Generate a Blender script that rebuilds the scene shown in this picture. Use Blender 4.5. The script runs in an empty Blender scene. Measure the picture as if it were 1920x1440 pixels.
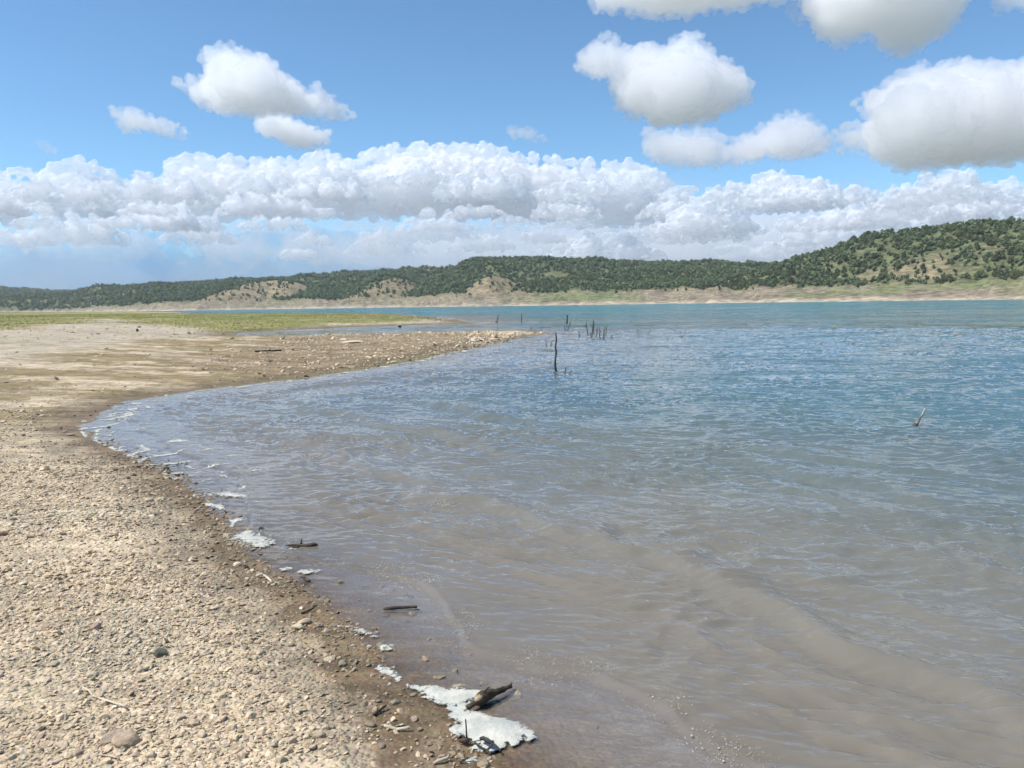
# A lakeshore under cumulus clouds: gravel beach on the left, muddy shallows, juniper hills beyond.
import bpy, math, random
import numpy as np
from mathutils import Matrix, Vector

random.seed(7)
rng = np.random.default_rng(11)
scene = bpy.context.scene
COL = scene.collection
R = math.radians

# ------------------------------------------------------------------ camera
F = 1450.0                       # focal length in pixels of the 1920 wide photograph
EYE = np.array([0.0, 0.0, 1.6])
ROLL = math.atan(0.016)
PITCH = math.atan(150.0 / F)
U0 = np.array([0, math.sin(PITCH), math.cos(PITCH)])
FW = np.array([0, math.cos(PITCH), -math.sin(PITCH)])
X0 = np.array([1.0, 0, 0])
CR = math.cos(ROLL) * X0 - math.sin(ROLL) * U0
CU = math.sin(ROLL) * X0 + math.cos(ROLL) * U0

cam = bpy.data.cameras.new("camera")
camo = bpy.data.objects.new("camera", cam)
COL.objects.link(camo)
cam.sensor_width = 36.0
cam.lens = 36.0 * F / 1920.0
cam.clip_start = 0.05
cam.clip_end = 200000.0
camo.matrix_world = Matrix(((CR[0], CU[0], -FW[0], EYE[0]), (CR[1], CU[1], -FW[1], EYE[1]), (CR[2], CU[2], -FW[2], EYE[2]), (0, 0, 0, 1)))
scene.camera = camo


def ray(px, py):
    d = FW * F + CR * (px - 960.0) - CU * (py - 720.0)
    return d / np.linalg.norm(d)


def hit(px, py, z=0.0):
    d = ray(px, py)
    t = (z - EYE[2]) / d[2]
    return EYE + d * t


def hor(px):
    return 570.0 + 0.016 * (960.0 - px)


def azim(px):
    d = ray(px, hor(px))
    return math.atan2(d[0], d[1])


# ------------------------------------------------------------------ noise
def _h(ix, iy, iz, seed):
    m = np.uint32
    h = ix.astype(np.int64).astype(m) * m(374761393) + iy.astype(np.int64).astype(m) * m(668265263) + iz.astype(np.int64).astype(m) * m(2246822519) + m((seed * 3266489917) & 0xFFFFFFFF)
    h = (h ^ (h >> m(13))) * m(1274126177)
    h = (h ^ (h >> m(16))) * m(2654435761)
    return h ^ (h >> m(15))


_GX = np.cos(np.arange(16) * math.pi / 8)
_GY = np.sin(np.arange(16) * math.pi / 8)


def pn(x, y, seed=0):
    """2-D gradient noise, about -1..1"""
    x = np.asarray(x, float); y = np.asarray(y, float)
    ix = np.floor(x); iy = np.floor(y)
    fx = x - ix; fy = y - iy
    u = fx * fx * fx * (fx * (fx * 6 - 15) + 10)
    v = fy * fy * fy * (fy * (fy * 6 - 15) + 10)
    z = np.zeros(1)

    def g(a, b):
        k = _h(ix + a, iy + b, z, seed) & np.uint32(15)
        return _GX[k] * (fx - a) + _GY[k] * (fy - b)
    n0 = g(0, 0); n0 += (g(1, 0) - n0) * u
    n1 = g(0, 1); n1 += (g(1, 1) - n1) * u
    return (n0 + (n1 - n0) * v) * 1.5


def fbm(x, y, o=4, seed=0, gain=0.5):
    s = 0; a = 1.0
    for i in range(o):
        s = s + a * pn(x * 2.03 ** i + 17.3 * i, y * 2.03 ** i - 9.1 * i, seed + i)
        a *= gain
    return s


def sstep(a, b, x):
    t = np.clip((x - a) / (b - a), 0, 1)
    return t * t * (3 - 2 * t)


# ------------------------------------------------------------------ object helpers
def tag(o, label=None, cat=None, group=None, kind=None):
    if label: o["label"] = label
    if cat: o["category"] = cat
    if group: o["group"] = group
    if kind: o["kind"] = kind
    return o


def mesh_obj(name, verts, faces, mat, parent=None, smooth=True, attrs=None, link=True):
    """verts Nx3 array; faces: array MxK (all the same size)"""
    me = bpy.data.meshes.new(name)
    verts = np.asarray(verts, np.float32); faces = np.asarray(faces, np.int32)
    n, k = faces.shape
    me.vertices.add(len(verts)); me.vertices.foreach_set("co", verts.ravel())
    me.loops.add(n * k); me.loops.foreach_set("vertex_index", faces.ravel())
    me.polygons.add(n)
    me.polygons.foreach_set("loop_start", np.arange(0, n * k, k, dtype=np.int32))
    me.polygons.foreach_set("loop_total", np.full(n, k, np.int32))
    me.polygons.foreach_set("use_smooth", np.full(n, smooth))
    me.update(calc_edges=True)
    for an, av in (attrs or {}).items():
        av = np.asarray(av, np.float32)
        if av.ndim == 1:
            a = me.attributes.new(an, 'FLOAT', 'POINT'); a.data.foreach_set("value", av)
        else:
            a = me.attributes.new(an, 'FLOAT_COLOR', 'POINT')
            a.data.foreach_set("color", np.concatenate([av, np.ones((len(av), 1), np.float32)], 1).ravel())
    if mat: me.materials.append(mat)
    o = bpy.data.objects.new(name, me)
    if link: COL.objects.link(o)
    if parent: o.parent = parent
    return o


class NT:
    """short notation for node trees"""
    def __init__(s, tree):
        s.t = tree; tree.nodes.clear()

    def n(s, typ, _props=None, **ins):
        nd = s.t.nodes.new(typ)
        for k, v in (_props or {}).items(): setattr(nd, k, v)
        for k, v in ins.items():
            key = int(k[1:]) if k[0] == 'i' and k[1:].isdigit() else k.replace('_', ' ')
            sock = nd.inputs[key]
            if isinstance(v, bpy.types.NodeSocket): s.t.links.new(v, sock)
            elif isinstance(v, bpy.types.Node): s.t.links.new(v.outputs[0], sock)
            else: sock.default_value = v
        return nd

    def math(s, op, a, b=None, c=None, clamp=False):
        d = {'i0': a}
        if b is not None: d['i1'] = b
        if c is not None: d['i2'] = c
        return s.n('ShaderNodeMath', {'operation': op, 'use_clamp': clamp}, **d).outputs[0]

    def mix(s, f, a, b, blend='MIX'):
        nd = s.n('ShaderNodeMix', {'data_type': 'RGBA', 'blend_type': blend})
        for i, v in ((0, f), (6, a), (7, b)):
            if isinstance(v, bpy.types.NodeSocket): s.t.links.new(v, nd.inputs[i])
            else: nd.inputs[i].default_value = v if i == 0 else (*v, 1) if len(v) == 3 else v
        return nd.outputs[2]

    def ramp(s, f, a, b, lo=0.0, hi=1.0):
        return s.n('ShaderNodeMapRange', {'interpolation_type': 'SMOOTHSTEP'}, Value=f, From_Min=a, From_Max=b, To_Min=lo, To_Max=hi).outputs[0]

    def noise(s, vec, scale, detail=4.0, rough=0.55, dist=0.0, out=0):
        return s.n('ShaderNodeTexNoise', Vector=vec, Scale=scale, Detail=detail, Roughness=rough, Distortion=dist).outputs[out]

    def scaled(s, vec, sc, rot=(0, 0, 0)):
        return s.n('ShaderNodeMapping', Vector=vec, Scale=sc, Rotation=rot).outputs[0]

    def link(s, a, b): s.t.links.new(a, b)


def new_mat(name):
    m = bpy.data.materials.new(name); m.use_nodes = True
    return m, NT(m.node_tree)


# ------------------------------------------------------------------ light and sky
SUN_EL, SUN_AZ = R(57), R(-102)      # azimuth from +Y towards +X
sd = Vector((math.sin(SUN_AZ) * math.cos(SUN_EL), math.cos(SUN_AZ) * math.cos(SUN_EL), math.sin(SUN_EL)))
sun = bpy.data.lights.new("sun", 'SUN'); sun.energy = 4.0; sun.angle = R(0.53); sun.color = (1.0, 0.955, 0.89)
suno = bpy.data.objects.new("sun", sun); COL.objects.link(suno)
suno.rotation_euler = sd.to_track_quat('Z', 'Y').to_euler()

world = bpy.data.worlds.new("World"); scene.world = world; world.use_nodes = True
w = NT(world.node_tree)
sky = w.n('ShaderNodeTexSky', {'sky_type': 'NISHITA', 'sun_disc': False, 'sun_elevation': SUN_EL, 'sun_rotation': SUN_AZ,
                               'altitude': 2000.0, 'air_density': 1.0, 'dust_density': 0.6, 'ozone_density': 1.6})
skyc = w.mix(1.0, sky.outputs[0], (0.74, 1.0, 1.09), 'MULTIPLY')
bg = w.n('ShaderNodeBackground', Color=skyc, Strength=0.118)
w.n('ShaderNodeOutputWorld', Surface=bg.outputs[0])

scene.view_settings.view_transform = 'Standard'
scene.view_settings.look = 'None'
scene.view_settings.exposure = 0.43
scene.view_settings.gamma = 1.0
cy = scene.cycles
cy.max_bounces = 24; cy.diffuse_bounces = 5; cy.glossy_bounces = 3; cy.transmission_bounces = 4
cy.transparent_max_bounces = 24; cy.volume_bounces = 14
cy.use_denoising = True; cy.denoiser = 'OPENIMAGEDENOISE'; cy.denoising_input_passes = 'RGB_ALBEDO_NORMAL'
cy.use_adaptive_sampling = True; cy.adaptive_threshold = 0.035; cy.adaptive_min_samples = 20
cy.sample_clamp_direct = 2.5; cy.sample_clamp_indirect = 6.0
cy.caustics_reflective = False; cy.caustics_refractive = False
# ------------------------------------------------------------------ clouds (closed bodies of scattering vapour, kilometres away)
def in_poly(P, pts):
    x, y = pts[:, 0], pts[:, 1]
    c = np.zeros(len(pts), bool)
    for (x1, y1), (x2, y2) in zip(P, np.roll(P, -1, 0)):
        k = ((y1 > y) != (y2 > y)) & (x < (x2 - x1) * (y - y1) / (y2 - y1 + 1e-12) + x1)
        c ^= k
    return c


def edge_dist(P, pts):
    d = np.full(len(pts), 1e9)
    for a, b in zip(P, np.roll(P, -1, 0)):
        ab = b - a
        t = np.clip(((pts - a) @ ab) / (ab @ ab + 1e-12), 0, 1)
        q = a + t[:, None] * ab
        d = np.minimum(d, np.hypot(*(pts - q).T))
    return d


def edge_len(P):
    return float(np.hypot(*(P - np.roll(P, -1, 0)).T).sum())


def ico(sub):
    t = (1 + 5 ** .5) / 2
    v = np.array([(-1, t, 0), (1, t, 0), (-1, -t, 0), (1, -t, 0), (0, -1, t), (0, 1, t), (0, -1, -t), (0, 1, -t), (t, 0, -1), (t, 0, 1), (-t, 0, -1), (-t, 0, 1)], float)
    f = [(0, 11, 5), (0, 5, 1), (0, 1, 7), (0, 7, 10), (0, 10, 11), (1, 5, 9), (5, 11, 4), (11, 10, 2), (10, 7, 6), (7, 1, 8), (3, 9, 4), (3, 4, 2), (3, 2, 6), (3, 6, 8), (3, 8, 9), (4, 9, 5), (2, 4, 11), (6, 2, 10), (8, 6, 7), (9, 8, 1)]
    v = v / np.linalg.norm(v[0])
    for _ in range(sub):
        v = list(map(tuple, v)); c = {}; nf = []

        def mid(a, b):
            k = (min(a, b), max(a, b))
            if k not in c:
                m = (np.array(v[a]) + np.array(v[b])) / 2
                c[k] = len(v); v.append(tuple(m / np.linalg.norm(m)))
            return c[k]
        for a, b, d in f:
            ab, bd, da = mid(a, b), mid(b, d), mid(d, a)
            nf += [(a, ab, da), (b, bd, ab), (d, da, bd), (ab, bd, da)]
        f = nf; v = np.array(v)
    return np.array(v), np.array(f)


ICO1 = ico(1); ICO2 = ico(2)


def cloud_mat(name, dens, col=(0.995, 0.995, 0.998), aniso=0.5, solid=0.0):
    m, k = new_mat(name)
    c4 = (*col, 1)
    df = k.n('ShaderNodeBsdfDiffuse', Color=c4); tl = k.n('ShaderNodeBsdfTranslucent', Color=c4)
    s1 = k.n('ShaderNodeMixShader', i0=0.35, i1=df.outputs[0], i2=tl.outputs[0])
    if solid >= 1:
        k.n('ShaderNodeOutputMaterial', Surface=s1.outputs[0])
        return m
    v = k.n('ShaderNodeVolumePrincipled', Color=c4, Density=dens, Anisotropy=aniso)
    if solid <= 0:
        k.n('ShaderNodeOutputMaterial', Volume=v.outputs[0])
        return m
    tr = k.n('ShaderNodeBsdfTransparent')
    s2 = k.n('ShaderNodeMixShader', i0=solid, i1=tr.outputs[0], i2=s1.outputs[0])
    k.n('ShaderNodeOutputMaterial', Volume=v.outputs[0], Surface=s2.outputs[0])
    return m


def tex(name, size, depth=3):
    if depth == 1:
        t = bpy.data.textures.new(name, 'CLOUDS'); t.noise_scale = size; t.noise_depth = 1
        t.noise_basis = 'ORIGINAL_PERLIN'
    else:                       # rounded cauliflower cells
        t = bpy.data.textures.new(name, 'VORONOI'); t.noise_scale = size; t.distance_metric = 'DISTANCE_SQUARED'
    return t


def cloud(poly, dist, od, label=None, flat=1.0, n=None, detail=1.0, name="cloud", kind=None, group=None, rmin=5.0, thick=1.0, vox=1.3, col=(0.99, 0.99, 0.995), solid=0.04):
    """poly: outline as seen from the shore (photo pixels); dist: metres; od: optical depth over 100 photo pixels"""
    P = np.array(poly, float)
    lo, hi = P.min(0), P.max(0)
    area = np.prod(hi - lo)
    n = n or int(np.clip(area / 70, 30, 420))
    q = rng.uniform(lo, hi, (n * 14, 2)); q = q[in_poly(P, q)]
    ed = edge_dist(P, q)
    s = dist / F
    c = P.mean(0)
    dc = ray(*c); base = EYE + dc * dist
    rt = np.array([dc[1], -dc[0], 0]); rt /= np.linalg.norm(rt)
    up = np.cross(rt, dc); out = dc
    if up[2] < 0: up = -up
    pts = []; rad = []
    big = np.argsort(-ed)[:max(6, n // 12)]
    for i in list(rng.permutation(len(q))[:n]) + list(big):
        r = ed[i] * rng.uniform(0.7, 1.0)
        r = min(max(r, rmin * rng.uniform(0.6, 1.2)), 60)
        depth = rng.normal() * ed[i] * 0.7 * thick
        pts.append((q[i, 0] - c[0], -(q[i, 1] - c[1]), depth)); rad.append(r)
    # puffs heaped along the rim, larger on top
    per = edge_len(P)
    m = int(per / (rmin * 1.1))
    e = rng.integers(0, len(P), m); t = rng.random(m)
    for k, tt in zip(e, t):
        a, b = P[k], P[(k + 1) % len(P)]
        p = a + (b - a) * tt
        top = p[1] < c[1]
        r = rng.uniform(0.7, 1.5) * rmin * (1.2 if top else 0.8)
        nrm = (c - p) / (np.linalg.norm(c - p) + 1e-6)
        p = p + nrm * r * 0.9
        pts.append((p[0] - c[0], -(p[1] - c[1]), rng.normal() * 7 * thick)); rad.append(r)
    v0, f0 = ICO1
    V = []; Fc = []
    for p, r in zip(pts, rad):
        ctr = rt * p[0] + up * p[1] + out * p[2]
        V.append(v0 * r * np.array([1, 1, 0.85]) + ctr); Fc.append(f0 + len(v0) * len(Fc))
    V = np.concatenate(V) / 40.0; Fc = np.concatenate(Fc)
    o = mesh_obj(name, V, Fc, cloud_mat(name, od / (100 * s), col, 0.5, solid))
    o.location = base; o.scale = (40 * s,) * 3
    md = o.modifiers.new("remesh", 'REMESH'); md.mode = 'VOXEL'; md.voxel_size = vox / 40.0; md.use_smooth_shade = True
    kk = float(np.clip(ed.max() / 30, 0.22, 1.0))
    for sz, st, kd in ((34, 16 * detail, 1), (18, -17 * detail, 2), (9, -5 * detail, 2), (4.2, -1.5 * detail, 2)):
        d = o.modifiers.new("billow", 'DISPLACE'); d.texture = tex("billow", sz * kk / 40.0, kd); d.strength = st * kk / 40.0; d.mid_level = 0.5 if kd == 1 else 0.24
        d.texture_coords = 'LOCAL'
    md = o.modifiers.new("remesh", 'REMESH'); md.mode = 'VOXEL'; md.voxel_size = vox / 40.0; md.use_smooth_shade = True
    tag(o, label, "cloud" if kind is None else None, group, kind)
    return o
# ------------------------------------------------------------------ shoreline and relief
def XY(pts, z=0.0):
    return [tuple(hit(x, y, z)[:2]) for x, y in pts]


bay = [(980, 1480), (925, 1440), (870, 1400), (765, 1300), (700, 1235), (640, 1165), (570, 1110), (480, 1060), (430, 1010), (395, 950), (340, 900), (275, 868), (210, 838), (165, 818), (150, 797),
       (178, 776), (235, 754), (330, 738), (440, 724), (560, 711), (690, 692), (775, 678), (850, 660), (915, 644), (975, 632), (1022, 625),
       (975, 621.5), (880, 621.5), (800, 622.5), (700, 624.5), (600, 628), (520, 631), (446, 633), (452, 624), (600, 615.5), (700, 611.5), (800, 609.5), (902, 606),
       (855, 600), (800, 594.5), (740, 589.5), (680, 587), (610, 588), (560, 591), (500, 592), (430, 590), (365, 587.5), (320, 585)]
SH = [(4.5, -60), (2.6, -12), (1.7, -2), (1.05, 1.0)] + XY(bay) + [(-620, 1000), (-1500, 1500), (-4000, 1500), (-4000, -3000), (40, -3000)]
SH = np.array(SH)


def sdf(P, x, y):
    """signed distance, positive inside polygon P"""
    x = np.asarray(x, np.float32); y = np.asarray(y, np.float32)
    d2 = np.full(x.shape, 1e18, np.float32); ins = np.zeros(x.shape, bool)
    for (x1, y1), (x2, y2) in zip(P, np.roll(P, -1, 0)):
        ax, ay = x2 - x1, y2 - y1
        t = np.clip(((x - x1) * ax + (y - y1) * ay) / (ax * ax + ay * ay + 1e-12), 0, 1)
        d2 = np.minimum(d2, (x - x1 - t * ax) ** 2 + (y - y1 - t * ay) ** 2)
        c = ((y1 > y) != (y2 > y)) & (x < ax * (y - y1) / (ay + 1e-12) + x1)
        ins ^= c
    return np.sqrt(d2) * np.where(ins, 1, -1)


def near_d(x, y):
    d = sdf(SH, x, y)
    r = np.hypot(x, y)
    return d + 0.05 * np.clip(r / 5, 0.6, 3) * fbm(x * 1.7, y * 1.7, 3, 5) + np.clip(r / 100, 0, 1) * 1.2 * pn(x * .07, y * .07, 9)


def tab(pairs, px_to_az=True):
    a = np.array(pairs, float)
    az = np.array([azim(p) for p in a[:, 0]])
    return az, a[:, 1]


SHORE = tab([(-2500, 2200), (-400, 1800), (100, 1500), (300, 1050), (480, 980), (620, 900), (740, 840), (860, 700), (1000, 640), (1100, 600), (1230, 560), (1300, 540), (1500, 500), (1700, 460), (1920, 415), (2300, 370), (4500, 330)])


def crest(pairs, dist, lift=0.0):
    """skyline in photo pixels to crest height at a distance"""
    a = []
    for px, py in pairs:
        d = ray(px, py)
        a.append((math.atan2(d[0], d[1]), EYE[2] + dist * d[2] / math.hypot(d[0], d[1]) - lift))
    a = np.array(a)
    return a[:, 0], a[:, 1]


# name: (skyline, crest distance, shore distance or None, top of the bare drawdown zone, vegetation cover, tree height lift)
RIDGES = [
    ([(1150, 575), (1230, 560), (1300, 538), (1360, 518), (1440, 494), (1500, 476), (1560, 461), (1600, 445), (1625, 433), (1690, 427), (1740, 420), (1790, 415), (1840, 410), (1880, 408), (1920, 405), (2100, 398), (2400, 392), (3000, 400), (5000, 500)], 620, None, 9.5, 3.5),
    ([(640, 575), (700, 566), (770, 545), (810, 525), (840, 506), (865, 491), (885, 484), (900, 481), (940, 482), (980, 481), (1050, 484), (1100, 486), (1200, 489), (1300, 492), (1400, 496), (1500, 498), (1900, 480), (2600, 480)], 1020, None, 12.0, 3.0),
    ([(600, 580), (640, 566), (670, 540), (700, 520), (725, 513), (760, 520), (800, 538), (850, 560), (900, 575)], 960, 840, 13.0, 2.0),
    ([(800, 580), (850, 560), (875, 540), (900, 522), (922, 514), (950, 519), (985, 538), (1010, 552), (1050, 566), (1090, 575)], 760, 655, 12.0, 1.5),
    ([(300, 582), (345, 572), (380, 556), (420, 537), (470, 526), (520, 523), (560, 528), (600, 542), (640, 560), (690, 575)], 1160, 985, 13.0, 2.0),
    ([(-1800, 560), (-300, 552), (0, 556), (120, 549), (150, 543), (180, 537), (250, 535), (300, 533), (380, 529), (450, 524), (540, 522), (560, 518), (640, 514), (700, 511), (760, 509), (850, 506), (1000, 500), (1300, 510), (1700, 520)], 1700, None, 14.0, 3.0),
    ([(-1800, 545), (-300, 535), (0, 540), (40, 544), (100, 547), (200, 549), (400, 550), (700, 560)], 2900, 2000, 16.0, 3.0),
]
_RC = [(crest(s, D, lift), D, S, bz) for s, D, S, bz, lift in RIDGES]


GRAVELSPIT = np.array(XY([(330, 690), (480, 655), (600, 628), (760, 615), (1060, 612), (1060, 640), (900, 665), (700, 700), (560, 712), (420, 700)], 0.1))


def far_land(x, y):
    """height of the far hills, and how bare they are (0 wooded .. 1 bare)"""
    az = np.arctan2(x, y); r = np.hypot(x, y)
    S0 = np.interp(az, *SHORE)
    wig = 1 + 0.018 * fbm(az * 22, r * 0.002, 4, 31)
    base = (r - S0 * wig)
    h = np.full(x.shape, -40.0); bare = np.ones(x.shape)
    lump = fbm(x * 0.011, y * 0.011, 5, 41)
    gul = np.abs(pn(x * 0.022 + lump, y * 0.009, 43))
    for i, ((caz, ch), D, S, bz) in enumerate(_RC):
        hc = np.interp(az, caz, ch)
        Sx = S0 * wig if S is None else S * wig
        hb = np.minimum(bz * (0.9 + 0.25 * pn(az * 30, r * 0.003, 50 + i)), np.maximum(hc, 0.5))
        wz = 75.0 if S is None else 55.0
        if i == 1: wz = 150.0
        lowl = np.interp(az, [azim(60), azim(360)], [0.30, 1.0])
        hb = hb * lowl; wz = wz * lowl
        t1 = np.clip((r - Sx) / wz, -0.5, 1)
        up = hb * np.where(t1 > 0, t1 ** 1.15, t1 * 1.5)
        t2 = np.clip((r - Sx - wz) / np.maximum(D - Sx - wz, 30), 0, 1)
        shape = t2 * (1.55 - 0.55 * t2)
        amp = np.clip(hc - hb, 0, 60) * np.sin(math.pi * np.clip(t2, 0, 1)) ** 0.8
        hh = up + (hc - hb) * shape + amp * (0.16 * lump - 0.22 * (gul - 0.3) * (0.5 + 0.5 * t2))
        back = np.clip((r - D) / (D * 0.8), 0, 1)
        hh = np.where(r > D, hc * (1 - 0.75 * back) + 0.6 * lump, hh)
        # wave-cut terraces in the bare zone
        tz = np.where((t1 > 0) & (t1 < 1), 0.35 * np.sin(hh * 5.0 + 2 * pn(az * 40, r * .01, 66)) + 0.3 * pn(x * .08, y * .08, 67), 0)
        hh = hh + tz * np.clip(t1 * 4, 0, 1)
        hh = np.where(hc < 0.8, np.minimum(hh, -2), hh)
        top = hh > h
        b = 1 - sstep(0.80, 1.0, t1 + 0.10 * lump)
        if S is not None and i in (2, 3, 4):
            b = np.maximum(b, 0.80 * sstep(-0.55, 0.4, lump + 0.9 * (0.75 - t2)))
        if i == 0:
            b = np.maximum(b, 0.55 * sstep(-0.25, 0.7, lump + 0.55 * (0.5 - t2)))
        if i in (1, 5):
            b = np.maximum(b, 0.6 * sstep(0.9, 1.25, lump + 0.7 * (0.30 - t2)))
        bare = np.where(top, b, bare); h = np.where(top, hh, h)
    return h, bare, base


def land(x, y, full=False):
    x = np.asarray(x, float); y = np.asarray(y, float)
    d = near_d(x, y)
    r = np.hypot(x, y)
    h = np.where(d > 0, 0.045 * np.minimum(d, 2) + 1.0 * (1 - np.exp(-np.maximum(d - 2, 0) / 20)) + 2.0 * sstep(45, 190, d),
                 -0.035 * np.minimum(-d, 8) - 0.11 * np.clip(-d - 8, 0, 30))
    fine = np.clip(1.2 - r / 400, 0, 1)
    h = np.where(d > 0, h * (1 - 0.62 * sstep(-4, 4, sdf(GRAVELSPIT, x, y)) * sstep(12, 22, y)), h)
    h = h + fine * (np.clip(np.abs(d) * 0.5, 0.08, 1) * 0.03 * fbm(x * .6, y * .6, 3, 3) + 0.10 * np.clip((d - 4) / 20, 0, 1) * pn(x * .09, y * .13, 4))
    h = h + np.where(r < 40, 0.005 * fbm(x * 9, y * 9, 3, 6) * np.clip(d + .3, 0, 1), 0)
    fh, bare, fd = far_land(x, y)
    far = (r > 250) & (y > 0)
    fh = np.where(far, fh, -40)
    out = np.maximum(h, fh)
    out = np.where((r < 4400), out, np.where(r > 9000, 2.0, out))
    if full: return out, d, np.where(far & (fh > h), bare, 0), fd, fh > h
    return out


def groundpt(px, py, z0=0.3):
    z = z0
    for _ in range(12):
        p = hit(px, py, z)
        z = 0.5 * z + 0.5 * float(land(np.array([p[0]]), np.array([p[1]]))[0])
    p = hit(px, py, z)
    return p


def polar(az_fine, n_fine, n_coarse, radii, a=40):
    A = np.concatenate([np.linspace(-a, a, n_fine), np.linspace(a, 360 - a, n_coarse + 2)[1:-1]]) * math.pi / 180
    rr, aa = np.meshgrid(radii, A, indexing='ij')
    return rr * np.sin(aa), rr * np.cos(aa), len(radii), len(A)


def grid_faces(nr, na, wrap=True):
    i = np.arange(nr - 1)[:, None]; j = np.arange(na if wrap else na - 1)[None, :]
    j2 = (j + 1) % na
    return np.stack([i * na + j, i * na + j2, (i + 1) * na + j2, (i + 1) * na + j], -1).reshape(-1, 4)


rad_g = np.concatenate([np.geomspace(0.25, 1.5, 14)[:-1], np.geomspace(1.5, 4300, 700), [5200, 7000, 12000, 30000, 90000]])
gx, gy, nr, na = polar(0, 640, 90, rad_g)
gz, gd, gbare, gfd, gisfar = land(gx, gy, True)
gr = np.hypot(gx, gy)


# regions of the near flats, as outlines on the ground
def region(pts, z=0.6):
    return np.array([tuple(hit(x, y, float(np.interp(x, [0, 150, 450, 600], [0.78, 0.70, 0.5, z])))[:2]) for x, y in pts])


GRASS = np.concatenate([region([(-500, 622), (-100, 620), (20, 612), (110, 605), (200, 601), (300, 604), (400, 610), (470, 612.5), (540, 609), (620, 605), (700, 603.5), (760, 602), (792, 599.5)], 0.3), np.array([(-10, 125), (-28, 170), (-900, 1100), (-3500, 1300), (-3500, 200)])])
SANDS = np.concatenate([region([(-500, 665), (0, 655), (120, 645), (250, 632), (330, 627), (430, 625), (560, 615), (700, 612), (905, 608)], .3), region([(905, 602), (800, 596), (700, 600), (560, 603), (420, 608), (200, 600), (0, 610), (-500, 620)], .3)])


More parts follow.
